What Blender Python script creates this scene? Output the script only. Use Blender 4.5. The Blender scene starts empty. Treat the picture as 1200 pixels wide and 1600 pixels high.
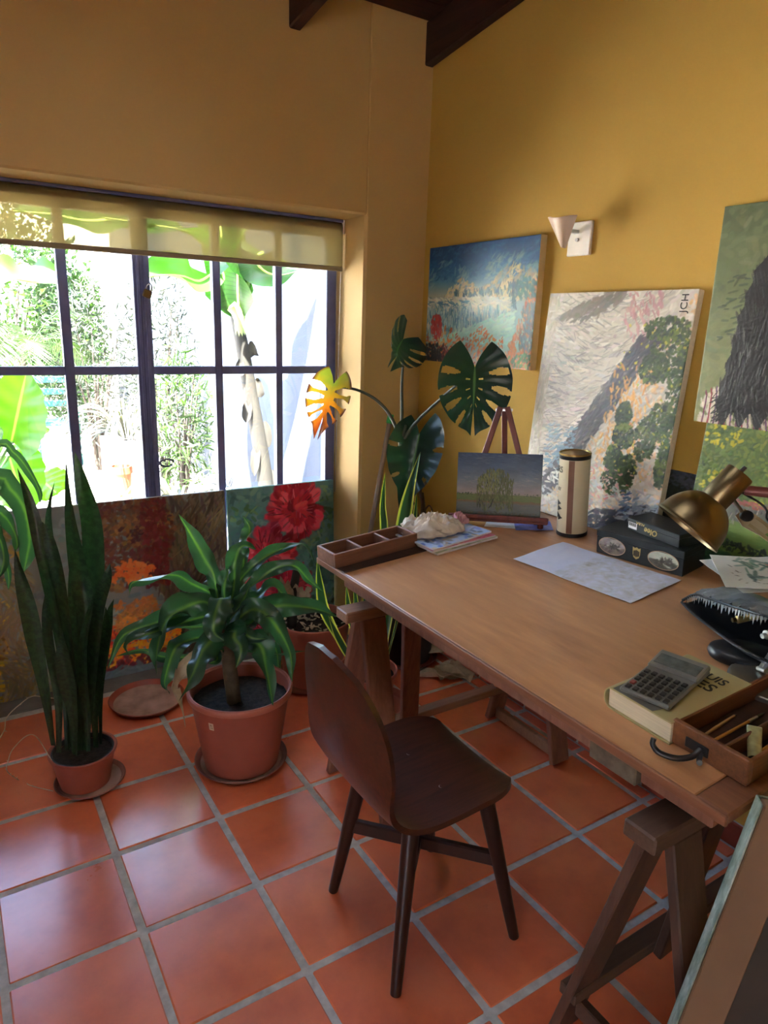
import bpy, bmesh, math, random
import numpy as np
from mathutils import Matrix, Vector, Euler
from mathutils.geometry import tessellate_polygon

random.seed(7)
RNG = np.random.default_rng(11)
SC = bpy.context.scene
COL = SC.collection
PI = math.pi

# ------------------------------------------------------------------ camera
CAM_F = 1079.28                       # focal length in pixels of the 1200x1600 frame
CAM_POS = Vector((0.0310, -2.5090, 1.5497))
CAM_EUL = Euler((1.30976, -0.03237, -0.56295), 'XYZ')
cd = bpy.data.cameras.new('camera')
cam = bpy.data.objects.new('camera', cd)
COL.objects.link(cam)
cam.location = CAM_POS
cam.rotation_euler = CAM_EUL
cd.sensor_fit = 'VERTICAL'
cd.sensor_height = 24.0
cd.sensor_width = 18.0
cd.lens = 24.0 * CAM_F / 1600.0
cd.clip_start = 0.02
cd.clip_end = 200
SC.camera = cam

# ------------------------------------------------------------------ view, sky, sun
SC.view_settings.view_transform = 'Standard'
SC.view_settings.look = 'None'
SC.view_settings.gamma = 1.0
SC.view_settings.use_curve_mapping = False
SC.view_settings.exposure = 4.55
SUN_DIR = Vector((0.33, 0.418, -1.0)).normalized()      # direction the light travels
SKY_STRENGTH = 0.24
SUN_STRENGTH = 10.0
w = bpy.data.worlds.new('sky')
SC.world = w
w.use_nodes = True
nt = w.node_tree
nt.nodes.clear()
o_ = nt.nodes.new('ShaderNodeOutputWorld')
bg = nt.nodes.new('ShaderNodeBackground')
sk = nt.nodes.new('ShaderNodeTexSky')
sk.sky_type = 'NISHITA'
sk.sun_disc = False
sk.sun_elevation = math.asin(-SUN_DIR.z)
sk.sun_rotation = math.atan2(-SUN_DIR.x, -SUN_DIR.y)
sk.air_density = 1.0
sk.dust_density = 2.5
bg.inputs['Strength'].default_value = SKY_STRENGTH
nt.links.new(sk.outputs[0], bg.inputs[0])
nt.links.new(bg.outputs[0], o_.inputs[0])
sd = bpy.data.lights.new('sun', 'SUN')
sd.energy = SUN_STRENGTH
sd.angle = math.radians(0.6)
sd.color = (1.0, 0.95, 0.87)
sun = bpy.data.objects.new('sun', sd)
COL.objects.link(sun)
sun.rotation_euler = SUN_DIR.to_track_quat('-Z', 'Y').to_euler()
sun.location = (-3, -4, 9)

# ------------------------------------------------------------------ geometry helpers
CAM_ROT = CAM_EUL.to_matrix()

def ray(u, v):
    return CAM_ROT @ Vector(((u - 600) / CAM_F, -(v - 800) / CAM_F, -1.0))

def at(u, v, axis, val):
    """point where the sight line through photo pixel (u, v) meets the world plane axis = val"""
    d = ray(u, v)
    return CAM_POS + d * ((val - CAM_POS[axis]) / d[axis])

def far(u, v, depth):
    return CAM_POS + ray(u, v) * depth

# the drafting table slopes up a little towards the right wall
ZF, TT, XF = 0.82, 0.08, 1.004
TA = math.atan(TT)
DN = Vector((-math.sin(TA), 0, math.cos(TA)))

def DK(x, y, h=0.0):
    return Vector((x, y, ZF + (x - XF) * TT)) + DN * h

def DM(x, y, yaw=0.0, h=0.0):
    return Matrix.Translation(DK(x, y, h)) @ Matrix.Rotation(-TA, 4, 'Y') @ Matrix.Rotation(yaw, 4, 'Z')

def at_desk(u, v, h=0.0):
    d = ray(u, v)
    s = ((ZF + h) + (CAM_POS.x - XF) * TT - CAM_POS.z) / (d.z - d.x * TT)
    return CAM_POS + d * s

def T(x, y, z):
    return Matrix.Translation((x, y, z))

def frame(origin, right, up):
    r = Vector(right).normalized()
    n = r.cross(Vector(up)).normalized()
    u = n.cross(r).normalized()
    m = Matrix((r, u, n)).transposed().to_4x4()
    m.translation = Vector(origin)
    return m

I4 = Matrix.Identity(4)

class MB:
    """collects vertices, faces, uvs and vertex colours of one mesh"""
    def __init__(s):
        s.v = []; s.f = []; s.uv = {}; s.c = None

    def add(s, vs, fs, M=None):
        b = len(s.v)
        if M is not None:
            vs = [M @ Vector(p) for p in vs]
        s.v += [tuple(p) for p in vs]
        s.f += [tuple(i + b for i in f) for f in fs]
        return b

    def box(s, size, M=None, c=(0, 0, 0), bev=0.002):
        hx, hy, hz = size[0] / 2, size[1] / 2, size[2] / 2
        b = min(bev, hx * .9, hy * .9, hz * .9)
        if b <= 0:
            vs = [(c[0] + x * hx, c[1] + y * hy, c[2] + z * hz) for x in (-1, 1) for y in (-1, 1) for z in (-1, 1)]
            s.add(vs, [(0, 1, 3, 2), (4, 6, 7, 5), (0, 4, 5, 1), (2, 3, 7, 6), (0, 2, 6, 4), (1, 5, 7, 3)], M)
            return s
        vs = []
        idx = {}
        for x in (-1, 1):
            for y in (-1, 1):
                for z in (-1, 1):
                    for ax in range(3):
                        p = [x * (hx - b), y * (hy - b), z * (hz - b)]
                        p[ax] = (x, y, z)[ax] * (hx, hy, hz)[ax]
                        idx[(x, y, z, ax)] = len(vs)
                        vs.append((c[0] + p[0], c[1] + p[1], c[2] + p[2]))
        fs = []
        for ax in range(3):
            a1, a2 = (ax + 1) % 3, (ax + 2) % 3
            for sg in (-1, 1):
                q = []
                for (i, j) in ((-1, -1), (1, -1), (1, 1), (-1, 1)):
                    k = [0, 0, 0]; k[ax] = sg; k[a1] = i; k[a2] = j
                    q.append(idx[(*k, ax)])
                fs.append(tuple(q if sg > 0 else q[::-1]))
            for i in (-1, 1):
                for j in (-1, 1):
                    k0 = [0, 0, 0]; k1 = [0, 0, 0]
                    k0[ax] = -1; k1[ax] = 1
                    for k in (k0, k1):
                        k[a1] = i; k[a2] = j
                    q = [idx[(*k0, a1)], idx[(*k1, a1)], idx[(*k1, a2)], idx[(*k0, a2)]]
                    fs.append(tuple(q if i * j > 0 else q[::-1]))
        for x in (-1, 1):
            for y in (-1, 1):
                for z in (-1, 1):
                    q = [idx[(x, y, z, 0)], idx[(x, y, z, 1)], idx[(x, y, z, 2)]]
                    fs.append(tuple(q if x * y * z > 0 else q[::-1]))
        s.add(vs, fs, M)
        return s

    def bar(s, p0, p1, w_, t_, wdir, bev=0.002, ext=0.0):
        """straight board from p0 to p1, width w_ along wdir, thickness t_"""
        p0, p1 = Vector(p0), Vector(p1)
        d = (p1 - p0); L = d.length; d.normalize()
        wv = Vector(wdir); wv = (wv - d * wv.dot(d)).normalized()
        tv = d.cross(wv)
        m = Matrix((d, wv, tv)).transposed().to_4x4()
        m.translation = (p0 + p1) / 2
        return s.box((L + ext * 2, w_, t_), m, bev=bev)

    def tube(s, pts, rad, n=8, M=None, caps=True, sq=1.0):
        pts = [Vector(p) for p in pts]
        m = len(pts)
        if not hasattr(rad, '__len__'):
            rad = [rad] * m
        t0 = (pts[1] - pts[0]).normalized()
        ref = Vector((0, 0, 1)) if abs(t0.z) < .9 else Vector((1, 0, 0))
        nv = (ref - t0 * ref.dot(t0)).normalized()
        vs = []
        for i in range(m):
            t = (pts[min(i + 1, m - 1)] - pts[max(i - 1, 0)]).normalized()
            nv = (nv - t * nv.dot(t)).normalized()
            bv = t.cross(nv)
            for k in range(n):
                a = 2 * PI * k / n
                vs.append(pts[i] + (nv * math.cos(a) + bv * math.sin(a) * sq) * rad[i])
        fs = [(i * n + k, i * n + (k + 1) % n, (i + 1) * n + (k + 1) % n, (i + 1) * n + k) for i in range(m - 1) for k in range(n)]
        if caps:
            fs.append(tuple(range(n - 1, -1, -1)))
            fs.append(tuple((m - 1) * n + k for k in range(n)))
        s.add(vs, fs, M)
        return s

    def lathe(s, prof, n=40, M=None, caps=(True, True), a0=0.0, a1=2 * PI):
        """prof: list of (r, z) from bottom to top (outside) and back"""
        full = abs(a1 - a0 - 2 * PI) < 1e-6
        k = n if full else n + 1
        vs = []
        for (r, z) in prof:
            for i in range(k):
                a = a0 + (a1 - a0) * i / n
                vs.append((r * math.cos(a), r * math.sin(a), z))
        fs = []
        for j in range(len(prof) - 1):
            for i in range(n):
                i2 = (i + 1) % k
                fs.append((j * k + i, j * k + i2, (j + 1) * k + i2, (j + 1) * k + i))
        if full and caps[0]:
            fs.append(tuple(range(k - 1, -1, -1)))
        if full and caps[1]:
            fs.append(tuple((len(prof) - 1) * k + i for i in range(k)))
        s.add(vs, fs, M)
        return s

    def prism(s, poly, h, M=None):
        """flat polygon (x, y) extruded 0..h along z"""
        n = len(poly)
        tri = tessellate_polygon([[Vector((p[0], p[1], 0)) for p in poly]])
        area = sum(poly[i][0] * poly[(i + 1) % n][1] - poly[(i + 1) % n][0] * poly[i][1] for i in range(n))
        if area < 0:
            poly = poly[::-1]
            tri = tessellate_polygon([[Vector((p[0], p[1], 0)) for p in poly]])
        vs = [(p[0], p[1], 0) for p in poly] + [(p[0], p[1], h) for p in poly]
        fs = []
        for t in tri:
            a = [poly[i] for i in t]
            ar = (a[1][0] - a[0][0]) * (a[2][1] - a[0][1]) - (a[2][0] - a[0][0]) * (a[1][1] - a[0][1])
            t = tuple(t) if ar > 0 else tuple(t)[::-1]
            fs.append(tuple(i + n for i in t)); fs.append(t[::-1])
        fs += [(i, (i + 1) % n, (i + 1) % n + n, i + n) for i in range(n)]
        s.add(vs, fs, M)
        return s

    def sheet(s, G, th=0.0, M=None, uv=False, mask=None):
        """grid G[i][j] of points; th > 0 makes a closed solid of that thickness"""
        nu, nv = len(G), len(G[0])
        P = [Vector(p) for r in G for p in r]
        fs = [(i * nv + j, (i + 1) * nv + j, (i + 1) * nv + j + 1, i * nv + j + 1) for i in range(nu - 1) for j in range(nv - 1)
              if mask is None or mask[i][j]]
        if th <= 0:
            b = s.add(P, fs, M)
            if uv:
                for i in range(nu):
                    for j in range(nv):
                        s.uv[b + i * nv + j] = (i / (nu - 1), j / (nv - 1))
            return s
        N = []
        for i in range(nu):
            for j in range(nv):
                a = P[min(i + 1, nu - 1) * nv + j] - P[max(i - 1, 0) * nv + j]
                c = P[i * nv + min(j + 1, nv - 1)] - P[i * nv + max(j - 1, 0)]
                n_ = a.cross(c)
                N.append(n_.normalized() if n_.length > 1e-9 else Vector((0, 0, 1)))
        n0 = nu * nv
        vs = [p + n_ * th / 2 for p, n_ in zip(P, N)] + [p - n_ * th / 2 for p, n_ in zip(P, N)]
        f2 = list(fs) + [tuple(k + n0 for k in f[::-1]) for f in fs]
        edge = [i * nv for i in range(nu)] + [(nu - 1) * nv + j for j in range(1, nv)] + [i * nv + nv - 1 for i in range(nu - 2, -1, -1)] + [j for j in range(nv - 2, 0, -1)]
        m = len(edge)
        for k in range(m):
            a, c = edge[k], edge[(k + 1) % m]
            f2.append((c, a, a + n0, c + n0))
        b = s.add(vs, f2, M)
        if uv:
            for i in range(nu):
                for j in range(nv):
                    s.uv[b + i * nv + j] = s.uv[b + n0 + i * nv + j] = (i / (nu - 1), j / (nv - 1))
        return s

    def build(s, name, mat, parent=None, smooth=False, M=None, ang=40):
        """link as one object; the vertices are in the parent's frame, or in M's frame given in world space"""
        me = bpy.data.meshes.new(name)
        vs = s.v
        if M is not None:
            R = (parent_world(parent).inverted() @ M) if parent is not None else M
            vs = [tuple(R @ Vector(p)) for p in vs]
        me.from_pydata(vs, [], s.f)
        if s.uv:
            ul = me.uv_layers.new(name='UVMap')
            vi = np.empty(len(me.loops), dtype=np.int32)
            me.loops.foreach_get('vertex_index', vi)
            arr = np.zeros((len(s.v), 2), dtype=np.float32)
            for k, q in s.uv.items():
                arr[k] = q
            ul.data.foreach_set('uv', arr[vi].ravel())
        me.update()
        if smooth:
            me.polygons.foreach_set('use_smooth', [True] * len(me.polygons))
            me.set_sharp_from_angle(angle=math.radians(ang))
        return link(name, me, mat, parent)

WORLD = {}

def parent_world(o):
    m = o.matrix_basis.copy()
    while o.parent is not None:
        o = o.parent
        m = o.matrix_basis @ m
    return m

def link(name, me, mat, parent=None):
    o = bpy.data.objects.new(name, me)
    COL.objects.link(o)
    if mat is not None and len(me.materials) == 0:
        me.materials.append(mat)
    if parent is not None:
        o.parent = parent
    return o

def tag(o, label=None, cat=None, group=None, kind=None):
    if label: o['label'] = label
    if cat: o['category'] = cat
    if group: o['group'] = group
    if kind: o['kind'] = kind
    return o

def thing(name, label, cat, M=I4, group=None):
    o = bpy.data.objects.new(name, None)
    COL.objects.link(o)
    o.empty_display_size = .05
    loc, rot, _ = M.decompose()
    o.location = loc
    o.rotation_euler = rot.to_euler()
    return tag(o, label, cat, group)

def struct(name, mb, mat, parent=None, smooth=False):
    o = mb.build(name, mat, parent, smooth)
    if parent is None:
        o['kind'] = 'structure'
    return o

def part(mb, name, mat, root, world=False, smooth=False, ang=40, label=None):
    o = mb.build(name, mat, root, smooth, I4 if world else None, ang)
    if label: o['label'] = label
    return o

def text_part(body, size, mat, root, M, name='lettering', depth=0.0004, align='LEFT', sx=1.0, warp=None, shear=0.0, bold=0.0):
    """flat lettering as a thin mesh; M places it (x right, y up, z out) in the root's frame"""
    cu = bpy.data.curves.new(name, 'FONT')
    cu.body = body
    cu.size = size
    cu.extrude = depth
    cu.align_x = align
    cu.resolution_u = 3
    cu.shear = shear
    cu.offset = bold
    ob = bpy.data.objects.new(name, cu)
    COL.objects.link(ob)
    dg = bpy.context.evaluated_depsgraph_get()
    me = bpy.data.meshes.new_from_object(ob.evaluated_get(dg))
    bpy.data.objects.remove(ob)
    bpy.data.curves.remove(cu)
    for v in me.vertices:
        p = Vector((v.co.x * sx, v.co.y, v.co.z))
        if warp: p = Vector(warp(p))
        v.co = M @ p
    me.name = name
    me.materials.clear()
    return link(name, me, mat, root)

def catmull(pts, n):
    """smooth curve through points of any dimension, n samples"""
    P = [np.array(p, float) for p in pts]
    P = [2 * P[0] - P[1]] + P + [2 * P[-1] - P[-2]]
    m = len(P) - 3
    out = []
    for k in range(n):
        t = k / (n - 1) * m
        i = min(int(t), m - 1); t -= i
        a, b, c, d = P[i:i + 4]
        out.append(.5 * ((2 * b) + (-a + c) * t + (2 * a - 5 * b + 4 * c - d) * t * t + (-a + 3 * b - 3 * c + d) * t ** 3))
    return out

def vnoise(x, y, seed=0):
    """cheap smooth value noise, numpy arrays"""
    x = np.asarray(x, float); y = np.asarray(y, float)
    xi = np.floor(x).astype(np.int64); yi = np.floor(y).astype(np.int64)
    fx = x - xi; fy = y - yi
    fx = fx * fx * (3 - 2 * fx); fy = fy * fy * (3 - 2 * fy)
    def h(a, b):
        n = (a * 374761393 + b * 668265263 + seed * 982451653) & 0x7fffffff
        n = ((n ^ (n >> 13)) * 1274126177) & 0x7fffffff
        return ((n ^ (n >> 16)) & 0xffff) / 65535.0
    return (h(xi, yi) * (1 - fx) + h(xi + 1, yi) * fx) * (1 - fy) + (h(xi, yi + 1) * (1 - fx) + h(xi + 1, yi + 1) * fx) * fy

def fbm(x, y, seed=0, o=3):
    r = 0; a = 1; s_ = 0
    for k in range(o):
        r = r + a * vnoise(np.asarray(x) * 2 ** k, np.asarray(y) * 2 ** k, seed + k); s_ += a; a *= .5
    return r / s_

# ------------------------------------------------------------------ materials
def lin(c):
    c = np.asarray(c, float)
    return np.where(c <= .04045, c / 12.92, ((c + .055) / 1.055) ** 2.4)

def srgb(r, g, b):
    return tuple(float(q) for q in lin(np.array([r, g, b]) / 255.0)) + (1.0,)

class NT:
    def __init__(s, name):
        s.m = bpy.data.materials.new(name)
        s.m.use_nodes = True
        s.t = s.m.node_tree
        s.t.nodes.clear()
        s.out = s.t.nodes.new('ShaderNodeOutputMaterial')
    def n(s, kind, **kw):
        nd = s.t.nodes.new(kind)
        for k, v in kw.items():
            if k.startswith('i_'):
                key = k[2:]
                key = int(key) if key.isdigit() else key.replace('_', ' ')
                nd.inputs[key].default_value = v
            else:
                setattr(nd, k, v)
        return nd
    def l(s, a, b):
        s.t.links.new(a, b)
    def ramp(s, fac, stops):
        r = s.n('ShaderNodeValToRGB')
        e = r.color_ramp.elements
        while len(e) < len(stops):
            e.new(0.5)
        for k, (p, c) in enumerate(stops):
            e[k].position = p; e[k].color = c
        s.l(fac, r.inputs[0])
        return r.outputs[0]
    def noise(s, scale=(1, 1, 1), sc=5.0, detail=3.0, rough=.55, coord='Object', dist=0.0):
        tc = s.n('ShaderNodeTexCoord')
        mp = s.n('ShaderNodeMapping')
        mp.inputs['Scale'].default_value = scale
        s.l(tc.outputs[coord], mp.inputs[0])
        nz = s.n('ShaderNodeTexNoise')
        nz.inputs['Scale'].default_value = sc
        nz.inputs['Detail'].default_value = detail
        nz.inputs['Roughness'].default_value = rough
        nz.inputs['Distortion'].default_value = dist
        s.l(mp.outputs[0], nz.inputs['Vector'])
        return nz.outputs[0]
    def mix(s, fac, a, b, mode='MIX'):
        mx = s.n('ShaderNodeMix', data_type='RGBA', blend_type=mode)
        for sock, val in ((mx.inputs[0], fac), (mx.inputs[6], a), (mx.inputs[7], b)):
            if isinstance(val, (int, float)): sock.default_value = val
            elif isinstance(val, tuple): sock.default_value = val
            else: s.l(val, sock)
        return mx.outputs[2]
    def math(s, op, a, b=0.0, c=None, clamp=False):
        md = s.n('ShaderNodeMath', operation=op, use_clamp=clamp)
        for k, val in enumerate((a, b) if c is None else (a, b, c)):
            if isinstance(val, (int, float)): md.inputs[k].default_value = val
            else: s.l(val, md.inputs[k])
        return md.outputs[0]
    def bump(s, h, strength=.3, dist=.002):
        b = s.n('ShaderNodeBump')
        b.inputs['Strength'].default_value = strength
        b.inputs['Distance'].default_value = dist
        s.l(h, b.inputs['Height'])
        return b.outputs[0]
    def bsdf(s, color, rough=.5, metal=0.0, normal=None, coat=0.0, coat_rough=.1, spec=.5, **kw):
        p = s.n('ShaderNodeBsdfPrincipled')
        for key, val in (('Base Color', color), ('Roughness', rough), ('Metallic', metal), ('Coat Weight', coat), ('Coat Roughness', coat_rough), ('Specular IOR Level', spec)):
            if isinstance(val, (int, float, tuple)): p.inputs[key].default_value = val
            else: s.l(val, p.inputs[key])
        for k, v in kw.items():
            p.inputs[k.replace('_', ' ')].default_value = v
        if normal is not None:
            s.l(normal, p.inputs['Normal'])
        return p.outputs[0]
    def done(s, shader):
        s.l(shader, s.out.inputs[0])
        return s.m

def plain(name, c, rough=.5, metal=0.0, var=.12, sc=14.0, bump=.0, coat=0.0, scale=(1, 1, 1), spec=.5, coat_rough=.1, detail=3.0):
    t = NT(name)
    nz = t.noise(scale, sc, detail)
    d = tuple(max(0, q * (1 - var)) for q in c[:3]) + (1,)
    e = tuple(min(1, q * (1 + var)) for q in c[:3]) + (1,)
    colr = t.ramp(nz, [(.3, d), (.7, e)])
    nm = t.bump(nz, bump, .003) if bump else None
    return t.done(t.bsdf(colr, rough, metal, nm, coat, coat_rough, spec))

def wood(name, dark, light, axis=1, rough=.45, sc=6.0, stretch=14.0, coat=0.0, bump=.15, wear=None):
    t = NT(name)
    s_ = [stretch] * 3
    s_[axis] = 1.0
    a = t.noise(tuple(s_), sc * .35, 4.0, .6, dist=.6)
    b = t.noise(tuple(q * 3 for q in s_), sc * .7, 3.0, .6)
    f = t.math('ADD', t.math('MULTIPLY', a, .7), t.math('MULTIPLY', b, .3))
    c = t.ramp(f, [(.32, dark), (.68, light)])
    if wear:
        big = t.noise((1, 1, 1), 2.2, 4.0, .6)
        c = t.mix(t.ramp(big, [(.45, (0, 0, 0, 1)), (.75, (1, 1, 1, 1))]), c, wear)
    return t.done(t.bsdf(c, rough, 0, t.bump(b, bump, .001), coat, .2))

def leafmat(name, build, rough=.38, trans=.35, tcol=None, coat=0.0):
    """leaf: glossy principled with some light let through; build(t, u, v) -> colour socket"""
    t = NT(name)
    uvn = t.n('ShaderNodeUVMap', uv_map='UVMap')
    sp = t.n('ShaderNodeSeparateXYZ')
    t.l(uvn.outputs[0], sp.inputs[0])
    c = build(t, sp.outputs[0], sp.outputs[1])
    p = t.bsdf(c, rough, coat=coat)
    tr = t.n('ShaderNodeBsdfTranslucent')
    bright = t.mix(1.0, c, tcol or (1.6, 1.9, .7, 1), 'MULTIPLY')
    t.l(bright, tr.inputs[0])
    mx = t.n('ShaderNodeMixShader')
    mx.inputs[0].default_value = trans
    t.l(p, mx.inputs[1]); t.l(tr.outputs[0], mx.inputs[2])
    return t.done(mx.outputs[0])

M = {}
def mk_wall(nm, ca_, cb_):
    t = NT(nm)
    big = t.noise((1, 1, 1), 1.4, 4, .55)
    fine = t.noise((1, 1, 1), 220, 2, .6)
    c = t.ramp(big, [(.3, ca_), (.7, cb_)])
    return t.done(t.bsdf(c, .75, 0, t.bump(fine, .12, .002), spec=.3))
M['wall'] = mk_wall('yellow_wall_paint', srgb(186, 150, 66), srgb(194, 158, 74))
M['wall2'] = mk_wall('flare_greyed_wall_paint', srgb(194, 162, 104), srgb(202, 170, 112))  # same wall paint, greyed to stand in for lens flare

def mk_tile():
    t = NT('terracotta_tile')
    oi = t.n('ShaderNodeObjectInfo')
    tc = t.n('ShaderNodeTexCoord')
    ofs = t.n('ShaderNodeVectorMath', operation='ADD')
    sc3 = t.n('ShaderNodeVectorMath', operation='SCALE')
    t.l(oi.outputs['Location'], sc3.inputs[0]); sc3.inputs['Scale'].default_value = 7.3
    t.l(tc.outputs['Object'], ofs.inputs[0]); t.l(sc3.outputs[0], ofs.inputs[1])
    def nz(sc, d=4.0, r=.6):
        n_ = t.n('ShaderNodeTexNoise')
        n_.inputs['Scale'].default_value = sc; n_.inputs['Detail'].default_value = d; n_.inputs['Roughness'].default_value = r
        t.l(ofs.outputs[0], n_.inputs['Vector'])
        return n_.outputs[0]
    base = t.ramp(oi.outputs['Random'], [(0, srgb(208, 104, 72)), (.5, srgb(224, 114, 74)), (1, srgb(216, 116, 84))])
    blot = t.ramp(nz(5.5), [(.3, srgb(196, 90, 58)), (.55, srgb(234, 122, 76)), (.8, srgb(240, 142, 100))])
    c = t.mix(.55, base, blot)
    wear = t.ramp(nz(26, 5, .7), [(.62, (0, 0, 0, 1)), (.8, (1, 1, 1, 1))])
    c = t.mix(t.math('MULTIPLY', wear, .25), c, srgb(150, 84, 62))
    ro = t.n('ShaderNodeMapRange'); t.l(nz(9, 4), ro.inputs[0])
    ro.inputs['To Min'].default_value = .22; ro.inputs['To Max'].default_value = .42
    hgt = t.math('ADD', nz(3.2, 2), t.math('MULTIPLY', nz(60, 2), .05))
    return t.done(t.bsdf(c, ro.outputs[0], 0, t.bump(hgt, .35, .006), coat=1.0, coat_rough=.22))
M['tile'] = mk_tile()
M['grout'] = plain('grout', srgb(188, 184, 180), .9, var=.22, sc=30, bump=.4)
M['skirt'] = plain('skirting_tile', srgb(150, 68, 48), .4, var=.2, sc=9, bump=.1)
M['beam'] = wood('dark_beam_wood', srgb(38, 20, 16), srgb(66, 36, 27), 1, .6)
M['ceil'] = wood('ceiling_board_wood', srgb(48, 24, 18), srgb(78, 42, 30), 0, .6)
M['iron'] = plain('glare_blue_iron', srgb(104, 112, 164), .45, .0, .15)  # base colour raised to blue to stand in for window glare
M['sill'] = plain('cement_sill', srgb(120, 116, 112), .85, var=.2, sc=8, bump=.2)
M['chrome'] = plain('steel', srgb(190, 190, 190), .28, 1.0, .05)
M['brass_old'] = plain('aged_brass', srgb(128, 112, 84), .37, 1.0, .22, 5)
M['black'] = plain('black_plastic', srgb(22, 22, 26), .4, 0, .15)
M['blackfab'] = plain('black_nylon', srgb(26, 27, 31), .38, 0, .2, 30, .2)
M['white'] = plain('white_paint', srgb(232, 228, 216), .5, 0, .04)
M['linen'] = plain('raw_canvas', srgb(206, 196, 174), .85, 0, .08, 90, .2)
M['desk'] = wood('desk_plywood', srgb(150, 98, 62), srgb(212, 154, 106), 1, .36, 2.6, 7.0, coat=.4, bump=.05, wear=srgb(186, 136, 96))
M['deskedge'] = wood('desk_edge_wood', srgb(104, 64, 44), srgb(140, 92, 64), 1, .5)
M['trestle'] = wood('trestle_wood', srgb(108, 68, 54), srgb(146, 100, 80), 2, .55)
M['trestlex'] = wood('trestle_beam_wood', srgb(120, 84, 62), srgb(156, 116, 90), 0, .55)
M['chair'] = wood('dark_chair_ply', srgb(30, 16, 13), srgb(92, 50, 34), 0, .3, 5, 10, coat=.4, bump=.12, wear=srgb(64, 34, 24))
M['chairleg'] = wood('dark_chair_leg', srgb(30, 16, 12), srgb(54, 28, 20), 2, .35)
M['tray'] = wood('tray_wood', srgb(98, 62, 48), srgb(138, 94, 72), 0, .5)
M['drawer'] = wood('drawer_wood', srgb(82, 48, 28), srgb(128, 80, 48), 0, .5)
M['easel'] = wood('easel_wood', srgb(84, 32, 26), srgb(118, 50, 40), 2, .42)
M['terra'] = plain('terracotta_plastic', srgb(162, 88, 72), .5, 0, .14, 5)
M['terra2'] = plain('terracotta_rim', srgb(186, 112, 94), .45, 0, .1, 5)
M['soil'] = plain('potting_soil', srgb(44, 34, 28), .95, 0, .7, 70, 1.0)
M['saucer'] = plain('brown_saucer', srgb(134, 84, 72), .5, 0, .15, 6)
M['dust'] = plain('dusty_saucer', srgb(168, 134, 120), .8, 0, .35, 12, .2)
M['stem'] = plain('plant_stem', srgb(86, 74, 58), .7, 0, .35, 30, .5)
M['dry'] = plain('dry_leaf', srgb(184, 168, 144), .8, 0, .3, 18, .4)
M['bamboo'] = plain('grey_cane', srgb(132, 116, 104), .55, 0, .15, 14)
M['gtape'] = plain('green_tape', srgb(46, 168, 74), .3, 0, .1)
M['paper'] = plain('white_paper', srgb(226, 226, 232), .7, 0, .04, 20)
M['ink'] = plain('black_ink', srgb(26, 24, 24), .6)
M['gold'] = plain('gold_print', srgb(196, 170, 104), .45, .3, .1)
M['goldlid'] = plain('gold_tin', srgb(176, 148, 88), .3, .9, .1)

def b_drac(t, u, v):
    a = t.math('ABSOLUTE', t.math('SUBTRACT', u, .5))
    nz = t.noise((1, 1, 1), 40, 2)
    a = t.math('ADD', a, t.math('MULTIPLY', t.math('SUBTRACT', nz, .5), .07))
    return t.ramp(a, [(.02, srgb(92, 126, 66)), (.065, srgb(70, 106, 62)), (.12, srgb(50, 84, 62)), (.5, srgb(44, 76, 60))])
M['drac'] = leafmat('corn_plant_leaf', b_drac, .34, .34)
def b_sans(t, u, v):
    cm = t.n('ShaderNodeCombineXYZ'); t.l(t.math('MULTIPLY', u, 2.0), cm.inputs[0]); t.l(t.math('MULTIPLY', v, 30.0), cm.inputs[1])
    oi = t.n('ShaderNodeObjectInfo'); t.l(t.math('MULTIPLY', oi.outputs['Random'], 40), cm.inputs[2])
    nz = t.n('ShaderNodeTexNoise'); nz.inputs['Scale'].default_value = 1.6; nz.inputs['Detail'].default_value = 3; t.l(cm.outputs[0], nz.inputs['Vector'])
    return t.ramp(nz.outputs[0], [(.40, srgb(24, 44, 32)), (.62, srgb(42, 68, 46))])
M['sans'] = leafmat('snake_plant_leaf', b_sans, .35, .15)
def b_vari(t, u, v):
    a = t.math('ABSOLUTE', t.math('SUBTRACT', u, .5))
    return t.ramp(a, [(.28, srgb(40, 78, 50)), (.33, srgb(70, 104, 50)), (.36, srgb(206, 204, 84)), (.5, srgb(222, 216, 110))])
M['vari'] = leafmat('variegated_snake_leaf', b_vari, .35, .25)
def b_mon(t, u, v):
    a = t.math('ABSOLUTE', t.math('SUBTRACT', u, .5))
    return t.ramp(a, [(.008, srgb(84, 120, 80)), (.025, srgb(26, 56, 44)), (.5, srgb(24, 52, 46))])
M['mon'] = leafmat('monstera_leaf', b_mon, .3, .12)
def b_mony(t, u, v):
    nz = t.noise((1, 1, 1), 14, 3)
    a = t.math('ADD', t.math('MULTIPLY', v, .8), t.math('MULTIPLY', nz, .35))
    c = t.ramp(a, [(.2, srgb(128, 150, 50)), (.45, srgb(196, 160, 40)), (.72, srgb(214, 130, 30)), (1, srgb(150, 70, 30))])
    e = t.math('ABSOLUTE', t.math('SUBTRACT', u, .5))
    return t.mix(t.ramp(t.math('ADD', e, t.math('MULTIPLY', nz, .12)), [(.49, (0, 0, 0, 1)), (.55, (1, 1, 1, 1))]), c, srgb(96, 50, 34))
M['mony'] = leafmat('yellowing_monstera_leaf', b_mony, .45, .4, (1.5, 1.3, .8, 1))
def flatleaf(name, c0, c1, trans=.4, rough=.45, tc=None):
    def b(t, u, v):
        oi = t.noise((1, 1, 1), 6, 2)
        return t.ramp(oi, [(.3, c0), (.7, c1)])
    return leafmat(name, b, rough, trans, tc)
M['banana'] = leafmat('banana_leaf', lambda t, u, v: t.ramp(t.math('ABSOLUTE', t.math('SINE', t.math('MULTIPLY', v, 160))), [(0, srgb(30, 62, 22)), (.5, srgb(40, 78, 28))]), .4, .45)
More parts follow.
